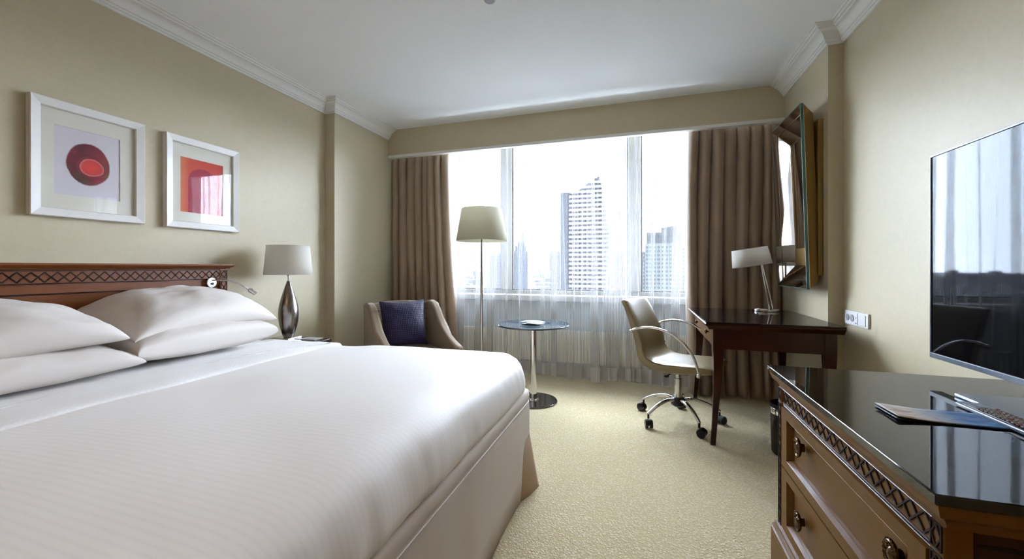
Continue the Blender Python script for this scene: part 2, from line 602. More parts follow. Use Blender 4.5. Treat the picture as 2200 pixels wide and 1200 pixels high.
def build(mb, name, mat, parent=None, smooth=0, bevel=0, seg=2, solid=0, subsurf=0, local=False, kind=None, label=None):
    """one mesh object; geometry given in world space unless local"""
    me = bpy.data.meshes.new(name)
    vs = mb.v
    if parent is not None and not local:
        inv = FR[parent.name].inverted()
        vs = [inv @ p for p in vs]
    me.from_pydata([tuple(p) for p in vs], [], mb.f)
    bm = bmesh.new()
    bm.from_mesh(me)
    bmesh.ops.recalc_face_normals(bm, faces=bm.faces)
    bm.to_mesh(me)
    bm.free()
    me.materials.append(mat)
    if smooth:
        me.polygons.foreach_set('use_smooth', [True] * len(me.polygons))
        if smooth > 1:
            me.set_sharp_from_angle(angle=radians(smooth))
    o = bpy.data.objects.new(name, me)
    COL.objects.link(o)
    if parent is not None:
        o.parent = parent
        FR[o.name] = FR[parent.name]
    else:
        FR[o.name] = Matrix.Identity(4)
    if solid:
        s = o.modifiers.new('thickness', 'SOLIDIFY')
        s.thickness = solid
        s.offset = 0
    if bevel:
        b = o.modifiers.new('bevel', 'BEVEL')
        b.width = bevel
        b.segments = seg
        b.limit_method = 'ANGLE'
        b.angle_limit = radians(35)
    if subsurf:
        s = o.modifiers.new('smooth', 'SUBSURF')
        s.levels = subsurf
        s.render_levels = subsurf
    if kind:
        o['kind'] = kind
    if label:
        o['label'] = label
    return o

def tag(o, label, cat, group=None, kind=None):
    o['label'] = label
    o['category'] = cat
    if group:
        o['group'] = group
    if kind:
        o['kind'] = kind
    return o

def thing(name, label, cat, loc=(0, 0, 0), rz=0.0, group=None, rx=0.0, ry=0.0):
    o = bpy.data.objects.new(name, None)
    COL.objects.link(o)
    o.location = loc
    o.rotation_euler = (rx, ry, rz)
    o.empty_display_size = 0.1
    from mathutils import Euler
    FR[o.name] = Matrix.Translation(Vector(loc)) @ Euler((rx, ry, rz)).to_matrix().to_4x4()
    return tag(o, label, cat, group)

def nz(x, y, z=0.0, s=1.0):
    return noise.noise(Vector((x * s, y * s, z * s)))

# ------------------------------------------------------------------ room shell
CEIL = 2.53
XL, XLr, XR, XRr = -2.65, -2.55, 1.17, 1.09      # main walls and the recess by the window
YP, YV, YW, YB = 2.91, 3.70, 4.10, -4.4           # pilaster step, pelmet front, window wall, back wall
build(MB().box(XL - .2, XR + .2, YB - .2, YW + .35, -0.15, 0.0), 'floor', M['carpet'], kind='structure')
build(MB().box(XL - .2, XR + .2, YB - .2, YW + .35, CEIL, CEIL + .15), 'ceiling', M['ceiling'], kind='structure')
build(MB().prism([(XL - .2, YB - .2), (XL, YB - .2), (XL, YP), (XLr, YP), (XLr, YW), (XL - .2, YW)],
      lambda p, s: (p[0], p[1], CEIL * s)), 'wall_left', M['wall'], kind='structure')
build(MB().prism([(XR + .2, YB - .2), (XR, YB - .2), (XR, YP + .02), (XRr, YP + .02), (XRr, YW), (XR + .2, YW)],
      lambda p, s: (p[0], p[1], CEIL * s)), 'wall_right', M['wall'], kind='structure')
build(MB().box(XL, XR, YB - .2, YB, 0, CEIL), 'wall_back', M['wall'], kind='structure')
WX0, WX1, WZ0, WZ1 = -2.46, 1.04, 0.80, 2.46
mb = MB()
mb.box(XL - .2, XR + .2, YW, YW + .3, 0, WZ0 - .05)
mb.box(XL - .2, XR + .2, YW, YW + .3, WZ1, CEIL)
mb.box(XL - .2, WX0, YW, YW + .3, WZ0 - .05, WZ1)
mb.box(WX1, XR + .2, YW, YW + .3, WZ0 - .05, WZ1)
build(mb, 'wall_front', M['wall_window'], kind='structure')
build(MB().box(XLr, XRr, YW - .015, YW, 0, 0.10), 'baseboard_front', M['skirting'], kind='structure')
build(MB().box(XL, XL + .015, YB, YP, 0, 0.10), 'baseboard_left', M['skirting'], kind='structure')
build(MB().box(XR - .015, XR, YB, YP, 0, 0.10), 'baseboard_right', M['skirting'], kind='structure')

# crown mouldings with returns round the pilaster steps
CP = [(0, 2.43), (.012, 2.43), (.014, 2.442), (.020, 2.444), (.024, 2.455), (.030, 2.457), (.036, 2.472), (.048, 2.488),
      (.066, 2.500), (.074, 2.502), (.078, 2.510), (.088, 2.512), (.092, 2.522), (.102, 2.524), (.104, CEIL), (0, CEIL)]
build(MB().sweep(CP, [(XL, YB), (XL, YP), (XLr, YP), (XLr, YV)], [(1, 0), (1, -1), (1, -1), (1, 0)]), 'trim_1', M['crown'], kind='structure', smooth=28)
build(MB().sweep(CP, [(XR, YB), (XR, YP + .02), (XRr, YP + .02), (XRr, YV)], [(-1, 0), (-1, -1), (-1, -1), (-1, 0)]), 'trim_2', M['crown'], kind='structure', smooth=28)
# pelmet hiding the curtain tracks
build(MB().box(XLr, XRr, YV, YV + .035, 2.262, CEIL), 'trim_3', M['wall'], kind='structure')
build(MB().box(XLr, XRr, YV - .006, YV + .045, 2.235, 2.263), 'trim_4', M['crown'], kind='structure', bevel=.002)

# window: frame, mullions, three panes
FY0, FY1 = YW + .0, YW + .07
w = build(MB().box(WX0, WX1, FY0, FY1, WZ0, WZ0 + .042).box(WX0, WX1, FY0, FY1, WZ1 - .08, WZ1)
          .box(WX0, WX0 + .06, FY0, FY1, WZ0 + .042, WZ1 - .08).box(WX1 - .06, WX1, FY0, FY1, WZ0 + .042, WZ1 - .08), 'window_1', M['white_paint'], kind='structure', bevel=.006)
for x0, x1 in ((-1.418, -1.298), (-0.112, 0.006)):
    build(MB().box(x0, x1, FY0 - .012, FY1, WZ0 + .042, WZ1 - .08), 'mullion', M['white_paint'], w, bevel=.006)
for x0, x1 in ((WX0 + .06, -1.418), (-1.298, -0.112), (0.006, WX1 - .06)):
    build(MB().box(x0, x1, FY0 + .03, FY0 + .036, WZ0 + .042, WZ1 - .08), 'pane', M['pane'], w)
    g = .012
    build(MB().box(x0, x0 + g, FY0 + .015, FY0 + .03, WZ0 + .042, WZ1 - .08).box(x1 - g, x1, FY0 + .015, FY0 + .03, WZ0 + .042, WZ1 - .08)
          .box(x0 + g, x1 - g, FY0 + .015, FY0 + .03, WZ0 + .042, WZ0 + .042 + g).box(x0 + g, x1 - g, FY0 + .015, FY0 + .03, WZ1 - .08 - g, WZ1 - .08),
          'gasket', M['black_rubber'], w)
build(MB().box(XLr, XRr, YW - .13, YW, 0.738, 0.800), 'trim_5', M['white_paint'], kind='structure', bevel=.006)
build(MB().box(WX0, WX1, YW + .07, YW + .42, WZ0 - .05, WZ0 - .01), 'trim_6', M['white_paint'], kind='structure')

# ------------------------------------------------------------------ the city outside (room is high up: street level at -80 m)
G0 = -80.0
MC = {}
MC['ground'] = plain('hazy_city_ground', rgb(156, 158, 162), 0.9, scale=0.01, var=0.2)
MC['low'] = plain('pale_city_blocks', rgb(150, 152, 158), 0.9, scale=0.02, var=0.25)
MC['white'] = plain('white_balcony_concrete', rgb(204, 204, 210), 0.7, var=0.03, scale=.3)
MC['dark'] = m_facade('dark_window_wall', rgb(170, 170, 178), rgb(52, 54, 66), 3.6, 9999.0)
MC['slab'] = m_facade('blue_grey_curtain_wall', rgb(98, 106, 118), rgb(80, 90, 104), 3.4, 3.3)
MC['grey'] = plain('grey_blue_facade', rgb(122, 128, 138), 0.6, scale=.1)
MC['pink'] = plain('pink_stone_facade', rgb(184, 168, 175), 0.7, scale=.1)
MC['green'] = plain('pale_green_facade', rgb(160, 170, 169), 0.7, scale=.1)
MC['green_dark'] = plain('grey_crown_cladding', rgb(108, 114, 116), 0.6, scale=.1)
MC['win'] = plain('office_window_band', rgb(84, 94, 100), 0.5, scale=.1)
MC['winp'] = plain('tinted_window_band', rgb(112, 104, 116), 0.5, scale=.1)

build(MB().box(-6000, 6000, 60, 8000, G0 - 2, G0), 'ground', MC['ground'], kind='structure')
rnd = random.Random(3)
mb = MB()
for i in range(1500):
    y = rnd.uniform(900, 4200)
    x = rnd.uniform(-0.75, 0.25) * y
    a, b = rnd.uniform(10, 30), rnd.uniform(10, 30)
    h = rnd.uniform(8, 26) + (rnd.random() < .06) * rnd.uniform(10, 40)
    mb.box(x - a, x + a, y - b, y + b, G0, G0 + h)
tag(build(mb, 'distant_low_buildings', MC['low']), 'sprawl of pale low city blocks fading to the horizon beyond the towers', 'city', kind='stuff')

def floors(root, x0, x1, y, z0, z1, pitch, nx, cols, hh=0.5, ww=0.62):
    """one window row per floor, each row a part; the piers between its windows are in its material"""
    mat = m_facade(root.name + '_window_row', cols[0], cols[1], (x1 - x0) / nx, 9999.0)
    z = z1 - pitch
    while z > z0:
        build(MB().box(x0, x1, y - .25, y, z, z + pitch * hh), 'window_row', mat, root)
        z -= pitch

# the big balcony tower
tw = thing('skyscraper', 'tallest white banded tower with slanted pointed top beyond the window', 'building', (-36, 320, G0))
# body: outline in x-z (bulging right side, slanted top), real depth 34 m
prof = [(-50.6, G0), (-22.0, G0), (-22.3, 5.8), (-21.2, 26), (-22.8, 36), (-25.1, 49.6), (-27.6, 64.0), (-29.0, 66.5), (-32.5, 65.0), (-39.0, 60.0), (-42.3, 58.4), (-50.6, 56.2)]
build(MB().prism(prof, lambda p, s: (p[0], 300 + 34 * s, p[1])), 'tower_body', MC['dark'], tw)
def xr(z):
    pts = [(G0, -22.0), (5.8, -22.3), (26, -21.2), (36, -22.8), (49.6, -25.1), (64, -27.6)]
    for (a, xa), (b, xb) in zip(pts, pts[1:]):
        if z <= b:
            return xa + (xb - xa) * (z - a) / (b - a)
    return -27.8
def xl(z):
    return -50.6 if z < 55.5 else (-50.6 + (z - 55.5) * 2.2)
z = -30.0
k = 0
while z < 62.5:
    a, b = xl(z), xr(z)
    plan = [(a + .3, 298.6), (b + 1.4, 298.6), (b + 1.4, 312), (b - .2, 312), (b - .2, 300), (a + .3, 300)]
    mb = MB().prism(plan, lambda p, q: (p[0], p[1], z + 1.6 * q))
    build(mb, 'balcony_band', MC['white'], tw)
    z += 3.3
    k += 1
mb = MB().prism([(-57.3, G0), (-50.6, G0), (-50.6, 57.2), (-57.3, 57.5)], lambda p, s: (p[0], 303 + 26 * s, p[1]))
build(mb, 'side_slab', MC['slab'], tw)
mb = MB()
mb.prism([(-42.3, 58.2), (-29.2, 58.2), (-28.2, 67.0), (-32.5, 65.6)], lambda p, s: (p[0], 299.5 + 1.0 * s, p[1]))
build(mb, 'slanted_crown', MC['slab'], tw)

t2 = thing('spire_tower', 'faint grey tower with a stepped top and thin spire left of the tall tower', 'building', (-147, 515, G0))
build(MB().box(-157, -137, 500, 525, G0, 22), 'tower_body', MC['grey'], t2)
build(MB().box(-154.5, -140.5, 502, 522, 22, 29).box(-151.5, -143, 505, 520, 29, 35), 'stepped_crown', MC['grey'], t2)
build(MB().cyl((-147.2, 512, 35), (-147.2, 512, 62), 1.2, .3, 8), 'spire', MC['grey'], t2)
floors(t2, -156, -138, 500, -40, 20, 4.2, 9, (rgb(122,128,138), rgb(96,106,116)), .4)

t3 = thing('flat_topped_tower', 'blue grey tower with rounded top just left of the tall tower', 'building', (-81, 415, G0))
build(MB().prism([(-86.4, G0), (-76, G0), (-76, 16.6), (-78.5, 17.4), (-84, 17.0), (-86.4, 15)], lambda p, s: (p[0], 400 + 25 * s, p[1])), 'tower_body', MC['grey'], t3)
floors(t3, -86, -76.5, 400, -35, 14, 4.0, 4, (rgb(122,128,138), rgb(86,96,108)), .45)

t4 = thing('pink_office_tower', 'pinkish office block with small square windows right of the tall tower', 'building', (-18, 435, G0))
build(MB().box(-26.1, -9.6, 420, 445, G0, 16.5), 'tower_body', MC['pink'], t4)
floors(t4, -25.6, -10.2, 420, -35, 15.5, 3.4, 7, (rgb(184,168,175), rgb(128,114,132)), .5)

t5 = thing('grey_office_block', 'narrow grey office block right of the second window post', 'building', (1, 365, G0))
build(MB().box(-2.2, 3.8, 352, 375, G0, 13.8), 'tower_body', MC['green_dark'], t5)
floors(t5, -1.9, 3.6, 352, -30, 13.2, 3.1, 3, (rgb(126,132,134), rgb(176,180,182)), .42)

t6 = thing('green_office_tower', 'pale green office tower with a dark crown near the right drape', 'building', (18, 365, G0))
build(MB().box(3.9, 31.8, 350, 378, G0, 20.5), 'tower_body', MC['green'], t6)
build(MB().box(5.0, 31.2, 351, 376, 20.5, 29.5), 'upper_block', MC['green_dark'], t6)
build(MB().prism([(16.5, 29.5), (30.2, 29.5), (30.2, 35.4), (16.5, 33.2)], lambda p, s: (p[0], 353 + 18 * s, p[1])), 'roof_plant', MC['green_dark'], t6)
floors(t6, 4.4, 31.4, 350, -30, 20, 3.3, 9, (rgb(160,170,169), rgb(84,96,100)), .5)
build(MB().box(5.6, 30.6, 350.6, 351, 22, 23.6), 'crown_louvre', MC['win'], t6)
build(MB().box(5.6, 30.6, 350.6, 351, 25.5, 27), 'crown_louvre', MC['win'], t6)

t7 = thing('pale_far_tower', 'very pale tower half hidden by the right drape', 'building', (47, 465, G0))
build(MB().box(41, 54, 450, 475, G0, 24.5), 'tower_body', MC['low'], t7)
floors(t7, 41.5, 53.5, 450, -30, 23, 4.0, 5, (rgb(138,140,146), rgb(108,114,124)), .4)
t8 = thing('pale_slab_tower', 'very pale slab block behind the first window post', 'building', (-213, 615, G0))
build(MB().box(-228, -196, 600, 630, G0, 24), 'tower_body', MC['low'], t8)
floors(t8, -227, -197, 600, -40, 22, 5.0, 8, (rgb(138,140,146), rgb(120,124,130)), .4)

# ------------------------------------------------------------------ curtains
def drape(name, xt0, xt1, xb0, xb1, zt, zb, y0, nf, amp, seed, mid=None):
    r = random.Random(seed)
    # irregular pleat centres
    cuts = [0.0]
    for i in range(nf):
        cuts.append(cuts[-1] + r.uniform(.6, 1.4))
    cuts = [c / cuts[-1] for c in cuts]
    amps = [r.uniform(.6, 1.15) for _ in range(nf)]
    wob = [r.uniform(-1, 1) for _ in range(nf + 1)]
    def f(u, v):
        # v: 0 bottom .. 1 top
        z = zb + (zt - zb) * v
        for i in range(nf):
            if u <= cuts[i + 1] or i == nf - 1:
                break
        t = (u - cuts[i]) / (cuts[i + 1] - cuts[i])
        a0, a1 = xb0 + (xt0 - xb0) * v, xb1 + (xt1 - xb1) * v
        if mid:
            k = 4 * v * (1 - v)
            a0 += mid[0] * k
            a1 += mid[1] * k
        W = a1 - a0
        wave = (0.5 - 0.5 * cos(2 * pi * t))
        wave = wave ** .8
        A = amp * amps[i] * (0.75 + 0.35 * (1 - v))
        x = a0 + W * u - 0.20 * W / nf * sin(2 * pi * t) + .010 * (1 - v) * (wob[i] * (1 - t) + wob[i + 1] * t)
        x += .006 * sin(5 * v + wob[i] * 6)
        y = y0 - A * wave + .012 * nz(u * 9, v * 3, seed)
        if v > .96:
            y = y0 + (y - y0) * (1 - .5 * (v - .96) / .04)
        return (x, y, z)
    return MB().grid(f, nf * 16, 40)

dl = thing('window_drape', 'floor length taupe drape gathered at left end of window behind the armchair', 'curtain', (-2.2, 3.79, 0), group='blackout drapes')
build(drape('panel', -2.548, -1.90, -2.548, -1.77, 2.30, 0.008, 3.83, 8, 0.11, 11, (0, -.02)), 'panel', M['drape'], dl, smooth=1, solid=.004)
dr = thing('window_drape', 'floor length taupe drape gathered at right end of window behind the desk', 'curtain', (0.75, 3.79, 0), group='blackout drapes')
build(drape('panel', 0.405, 1.088, 0.41, 1.088, 2.30, 0.008, 3.83, 8, 0.12, 5, (-.03, 0)), 'panel', M['drape'], dr, smooth=1, solid=.004)
for root, x0, x1 in ((dl, -2.53, -1.9), (dr, .4, 1.07)):
    build(MB().box(x0, x1, 3.79, 3.80, 2.302, 2.318), 'curtain_track', M['white_paint'], root)

sh = thing('sheer_curtain', 'white translucent voile curtain drawn across the whole window', 'curtain', (-0.75, 3.885, 0))
rs = random.Random(21)
folds = []
x = -2.48
while x < 1.03:
    folds.append((x, rs.uniform(.010, .042), rs.uniform(-.05, .05), rs.uniform(0, 6), rs.uniform(.8, 2.6)))
    x += rs.uniform(.045, .14)
def sheer_pt(u, v, z0, z1):
    z = z0 + (z1 - z0) * v
    vz = z / 2.3
    X = -2.49 + 3.53 * u
    dx, dy = 0.0, 0.0
    for (c, wd, sl, ph, am) in folds:
        cc = c + sl * (1 - vz) * 1.2 + .006 * sin(3 * vz + ph)
        d = (X - cc) / wd
        if abs(d) < 5:
            g = math.exp(-d * d)
            dx += -am * .9 * wd * d * g * 2.1          # turns the cloth back on itself: overlapping narrow pleat
            dy += min(am, 1.2) * wd * .8 * g
    y = 3.885 - dy * (1 + .5 * (1 - vz)) + .010 * sin(X * 9 + 1.3) + .006 * sin(X * 23)
    return (X + dx, y, z)
def hem_z(u):
    return .028 + .012 * sin(u * 31) + .016 * nz(u * 22, 3)
build(MB().grid(lambda u, v: sheer_pt(u, v, .155, 2.30), 900, 16), 'panel', M['sheer'], sh, smooth=1)
build(MB().grid(lambda u, v: sheer_pt(u, v, hem_z(u), .155), 900, 3), 'hem', M['sheer_hem'], sh, smooth=1)
build(MB().box(XLr + .02, XRr - .02, 3.88, 3.895, 2.302, 2.318), 'curtain_track', M['white_paint'], sh)

# ------------------------------------------------------------------ radiator
ra = thing('radiator', 'long low white panel radiator behind the sheer curtain under the sill', 'radiator', (-0.75, 4.0, 0.145))
def ribs(u, v):
    X = -2.2 + 3.0 * u
    return (X, 3.952 - .004 * (0.5 + 0.5 * cos(2 * pi * X / .034)) * min(1, 8 * v, 8 * (1 - v)), .150 + .295 * v)
build(MB().grid(ribs, 530, 12), 'ribbed_panel', M['radiator'], ra, smooth=1)
build(MB().box(-2.2, .8, 3.955, 3.97, .15, .443), 'back_panel', M['radiator'], ra)
mb = MB()
for i in range(75):
    mb.box(-2.19 + i * .04, -2.182 + i * .04, 3.956, 4.03, .444, .448)
build(mb.box(-2.2, .8, 3.95, 3.956, .442, .449).box(-2.2, .8, 4.03, 4.036, .442, .449), 'top_grille', M['radiator'], ra)
build(MB().box(-2.204, -2.196, 3.95, 4.036, .15, .449).box(.796, .804, 3.95, 4.036, .15, .449), 'side_cover', M['radiator'], ra)
for x in (-1.9, .5):
    build(MB().box(x, x + .03, 4.03, 4.098, .2, .4), 'bracket', M['white_paint'], ra)

# ------------------------------------------------------------------ pictures on the left wall
def picture(y0, y1, z0, z1, label, art, art_box, artname):
    yc, zc = (art_box[0] + art_box[1]) / 2, (art_box[2] + art_box[3]) / 2
    t = thing('framed_picture', label, 'picture', (XL, yc, zc), group='framed prints above the headboard')
    W = .040
    X0, X1 = XL + .001, XL + .034
    mb = MB()
    fr = [(0, 0, 0), (0.030, 0, 0), (.033, .003, 0), (.027, W - .003, 0), (.020, W, 0), (0, W, 0)]
    # mitred profile: (height off wall, inset)
    path = [(y0, z0, 1, 1), (y1, z0, -1, 1), (y1, z1, -1, -1), (y0, z1, 1, -1)]
    vs, fs = [], []
    n = len(fr)
    for (py, pz, sy, sz) in path:
        for (h, i, _) in fr:
            vs.append((X0 + h, py + sy * i, pz + sz * i))
    for k in range(4):
        for i in range(n):
            j = (i + 1) % n
            k2 = (k + 1) % 4
            fs.append((k * n + i, k * n + j, k2 * n + j, k2 * n + i))
    mb.add(vs, fs)
    build(mb, 'frame', M['frame_white'], t)
    a0, a1, b0, b1 = art_box
    i0 = W - .006
    mb = MB()
    xm, xb = X0 + .012, X0 + .009
    mb.box(xb, xm, y0 + i0, a0, z0 + i0, z1 - i0).box(xb, xm, a1, y1 - i0, z0 + i0, z1 - i0)
    mb.box(xb, xm, a0, a1, z0 + i0, b0).box(xb, xm, a0, a1, b1, z1 - i0)
    build(mb, 'mat_board', M['mat_board'], t)
    build(MB().box(xb - .003, xb, a0 - .01, a1 + .01, b0 - .01, b1 + .01), 'print', art, t)
    build(MB().box(X0 + .0155, X0 + .0175, y0 + i0, y1 - i0, z0 + i0, z1 - i0), 'glass', M['picture_glass'], t)
    build(MB().box(X0, X0 + .004, y0 + .01, y1 - .01, z0 + .01, z1 - .01), 'backing', M['card'], t)
    return t
picture(1.082, 1.527, 1.320, 1.871, 'white framed print with a round red and maroon ink blot, farther from the window', M['art_round'], (1.170, 1.425, 1.430, 1.757), 'round')
picture(1.633, 2.080, 1.318, 1.868, 'white framed print with a red ground and maroon arch, nearer the window', M['art_arch'], (1.721, 1.981, 1.418, 1.750), 'arch')

# ------------------------------------------------------------------ headboard
BX = -2.57
def lattice(mb, o, ud, vd, nd, L, H, n, w=.0032, h=.0022):
    """a row of n touching diamonds drawn by two opposed zigzags"""
    o, ud, vd = Vector(o), Vector(ud), Vector(vd)
    s = L / n
    for i in range(n):
        a = o + ud * (s * i)
        m = o + ud * (s * (i + .5))
        b = o + ud * (s * (i + 1))
        for p, q in ((a + vd * H * .5, m + vd * H), (m + vd * H, b + vd * H * .5), (a + vd * H * .5, m), (m, b + vd * H * .5)):
            mb.bar(p, q, w, h, nd)
    return mb
hb = thing('headboard', 'dark cherry wood headboard with carved diamond frieze on the left wall', 'headboard', (XL, 1.0, 0.0))
HY0, HY1 = 0.045, 1.957
build(MB().box(XL + .002, BX - .006, HY0, HY1, .30, 1.075), 'panel', M['wood_head'], hb, bevel=.002)
build(MB().box(BX - .006, BX, HY0 + .055, HY1 - .055, .955, .958).box(BX - .006, BX - .002, HY0 + .055, HY1 - .055, .9585, .961), 'panel_bead', M['wood_dark'], hb)
cor = [(0, 1.072), (.012, 1.072), (.016, 1.078), (.030, 1.084), (.036, 1.092), (.036, 1.1), (0, 1.1)]
build(MB().sweep([(o - .075, z) for o, z in cor] , [(BX, HY0 - .02), (BX, HY1 + .02)], [(1, 0), (1, 0)]).sweep(cor, [(BX, HY0 - .0), (BX, HY1)], [(1, -.8), (1, .8)]), 'cornice', M['wood_head'], hb, smooth=30)
build(MB().box(BX - .006, BX + .004, HY0 + .05, HY1 - .05, 1.062, 1.066).box(BX - .006, BX + .004, HY0 + .05, HY1 - .05, 1.004, 1.009), 'frieze_rail', M['wood_dark'], hb)
build(MB().box(BX - .006, BX + .002, HY0 + .05, HY1 - .05, 1.009, 1.062), 'frieze', M['wood_head'], hb)
build(lattice(MB(), (BX + .002, HY0 + .05, 1.013), (0, 1, 0), (0, 0, 1), (1, 0, 0), HY1 - HY0 - .1, .045, 42, .0045), 'diamond_carving', M['wood_dark'], hb)
for y0 in (HY0, HY1 - .05):
    p = build(MB().box(BX - .006, BX + .006, y0, y0 + .05, .30, 1.07), 'post', M['wood_head'], hb, bevel=.001)
    mb = MB()
    lattice(mb, (BX + .006, y0 + .008, 1.015), (0, 1, 0), (0, 0, 1), (1, 0, 0), .034, .042, 1)
    for a, b in (((y0 + .005, 1.012), (y0 + .045, 1.012)), ((y0 + .005, 1.060), (y0 + .045, 1.060)), ((y0 + .006, 1.012), (y0 + .006, 1.06)), ((y0 + .044, 1.012), (y0 + .044, 1.06)),
                 ((y0 + .005, 1.002), (y0 + .045, 1.002)), ((y0 + .006, .62), (y0 + .006, 1.0)), ((y0 + .044, .62), (y0 + .044, 1.0))):
        mb.bar((BX + .006, *a), (BX + .006, *b), .0028, .002, (1, 0, 0))
    lattice(mb, (BX + .006, y0 + .042, .62), (0, 0, 1), (0, -1, 0), (1, 0, 0), .38, .034, 8)
    build(mb, 'post_carving', M['wood_dark'], p)

rl = thing('reading_light', 'small chrome gooseneck reading light on the right end of the headboard', 'lamp', (BX + .002, 1.848, .985))
build(MB().cyl((BX, 1.848, .985), (BX + .016, 1.848, .985), .030, n=36).cyl((BX + .016, 1.848, .985), (BX + .020, 1.848, .985), .027, n=36), 'wall_disc', M['chrome'], rl, smooth=30)
build(MB().cyl((BX + .02, 1.848, .978), (BX + .026, 1.848, .978), .0075, n=20), 'switch', M['black_plastic'], rl, smooth=30)
build(MB().tube([(BX + .02, 1.852, .998), (BX + .05, 1.87, 1.001), (BX + .075, 1.92, .995), (BX + .09, 1.975, .972), (BX + .10, 2.02, .942), (BX + .10, 2.035, .930)], .0042, 12), 'gooseneck', M['steel'], rl, smooth=1)
build(MB().cyl((BX + .10, 2.030, .936), (BX + .115, 2.066, .905), .0125, .0135, 24).cyl((BX + .103, 2.036, .9305), (BX + .105, 2.041, .926), .0165, n=24), 'lamp_head', M['chrome'], rl, smooth=30)

# ------------------------------------------------------------------ bed
def rrect(x0, x1, y0, y1, rc, n_side=40, n_c=10):
    pts = []
    cs = [(x1 - rc, y0 + rc, -90), (x1 - rc, y1 - rc, 0), (x0 + rc, y1 - rc, 90), (x0 + rc, y0 + rc, 180)]
    for k, (cx, cy, a0) in enumerate(cs):
        for i in range(n_c + 1):
            a = radians(a0 + 90 * i / n_c)
            pts.append(((cx + rc * cos(a), cy + rc * sin(a)), (cos(a), sin(a))))
        nx = cs[(k + 1) % 4]
        b = radians(nx[2])
        q = (nx[0] + rc * cos(b), nx[1] + rc * sin(b))
        p = pts[-1][0]
        nn = pts[-1][1]
        for i in range(1, n_side):
            t = i / n_side
            pts.append(((p[0] + (q[0] - p[0]) * t, p[1] + (q[1] - p[1]) * t), nn))
    return pts

def ring_mesh(x0, x1, y0, y1, rc, prof, fill=0, deform=None, n_side=40, cap=True):
    base = rrect(x0, x1, y0, y1, rc, n_side)
    n = len(base)
    rings = []
    for ins, z in prof:
        rings.append([(p[0] - m[0] * ins, p[1] - m[1] * ins, z) for p, m in base])
    if fill:
        last = rings[-1]
        cx, cy = (x0 + x1) / 2, (y0 + y1) / 2
        for k in range(1, fill + 1):
            s = 1 - k / (fill + .35)
            rings.append([(cx + (p[0] - cx) * s, cy + (p[1] - cy) * s, p[2]) for p in last])
    vs = [p for r in rings for p in r]
    if deform:
        vs = [deform(*p) for p in vs]
    fs = []
    for k in range(len(rings) - 1):
        for i in range(n):
            j = (i + 1) % n
            fs.append((k * n + i, k * n + j, (k + 1) * n + j, (k + 1) * n + i))
    if cap:
        fs.append(tuple((len(rings) - 1) * n + i for i in range(n)))
    return MB().add(vs, fs)

bed = thing('bed', 'wide double bed with beige valance skirt set against the left wall', 'bed', (-1.5, 1.0, 0))
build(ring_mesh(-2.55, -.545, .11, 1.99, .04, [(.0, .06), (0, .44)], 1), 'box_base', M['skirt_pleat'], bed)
build(ring_mesh(-2.54, -.575, .14, 1.99, .10, [(.03, .442), (0, .46), (0, .56), (.03, .60)], 2), 'mattress', M['sheet'], bed, smooth=40)
def sk(x, y, z):
    q = max(0, 1 - z / .45)
    w = .006 * q * nz(x * 7, y * 7, z * 2) + .0022 * nz(x * 45, y * 45, z * 6) * (1 if z > .3 else .5)
    cx, cy = -1.5, 1.05
    return (x + (w if x > cx else -w), y + (w if y > cy else -w), z)
build(ring_mesh(-2.56, -.528, .105, 2.0, .05, [(.045, .466), (.022, .470), (.006, .462), (.001, .445), (.004, .424), (.006, .418), (.002, .412), (0, .38), (0, .30), (0, .2), (.0, .1), (-.002, .006)], 0, sk, 60, cap=False),
      'skirt', M['skirt'], bed, smooth=60, solid=.003)
build(MB().tube([(-.526, .2, .418), (-.526, 1.0, .4185), (-.526, 1.94, .418)], .0022, 8), 'piping', M['sheet'], bed, smooth=1)
mb = MB()
A, B, C_ = Vector((-.536, 1.962, .285)), Vector((-.474, 1.935, .008)), Vector((-.527, 1.77, .006))
D_ = Vector((-.53, 1.86, .26))
vs = []
n = 10
for i in range(n + 1):
    t = i / n
    for j in range(n + 1):
        s = j / n
        p = (A.lerp(B, t)).lerp(D_.lerp(C_, t), s)
        p = p + Vector((.006 * sin(pi * s) * t, 0, 0))
        vs.append(p)
fs = [(i * (n + 1) + j, i * (n + 1) + j + 1, (i + 1) * (n + 1) + j + 1, (i + 1) * (n + 1) + j) for i in range(n) for j in range(n)]
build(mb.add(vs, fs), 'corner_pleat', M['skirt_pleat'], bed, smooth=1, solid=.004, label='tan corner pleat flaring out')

def dv(x, y, z):
    t = max(0, min(1, (z - .6) / .05))
    lump = .007 * nz(x * 1.6, y * 1.6, 2.0) + .004 * nz(x * 5, y * 3.4, 1.0)
    # dips where the sheet is folded back, plumper towards the foot
    lump += .006 * math.exp(-((x + .95) / .5) ** 2) - .030 / (1 + math.exp((x + 1.50) / .07))
    side = (1 - t) * (.0035 * nz(x * 26, y * 26, z * 5) + .006 * nz(x * 5, y * 5, 3))
    return (x + side * (1 if x > -1.5 else 0), y + side * (1 if y > 1 else -1), z + lump * t)
cover = build(ring_mesh(-2.50, -.528, .10, 2.035, .17, [(.045, .468), (.020, .466), (.004, .480), (0, .505), (.001, .53), (.008, .562), (.020, .596), (.040, .621), (.070, .639), (.115, .648), (.165, .651)], 34, dv, 70),
      'bed_cover', M['duvet'], None, smooth=1)
tag(cover, 'smooth white satin striped cover tucked over the whole bed', 'bed cover')
def fd(x, y, z):
    t = max(0, min(1, (z - .6) / .05))
    e = .010 * sin(y * 3.1 + .6) + .008 * nz(y * 5, 4)
    lump = -.014 * max(0, min(1, (y - 1.65) / .3)) + .010 * nz(x * 2.1, y * 2.0, 7.0) + .004 * nz(x * 9, y * 6, 1.0)
    return (x + (e if x > -1.85 else 0), y, z + lump * t)
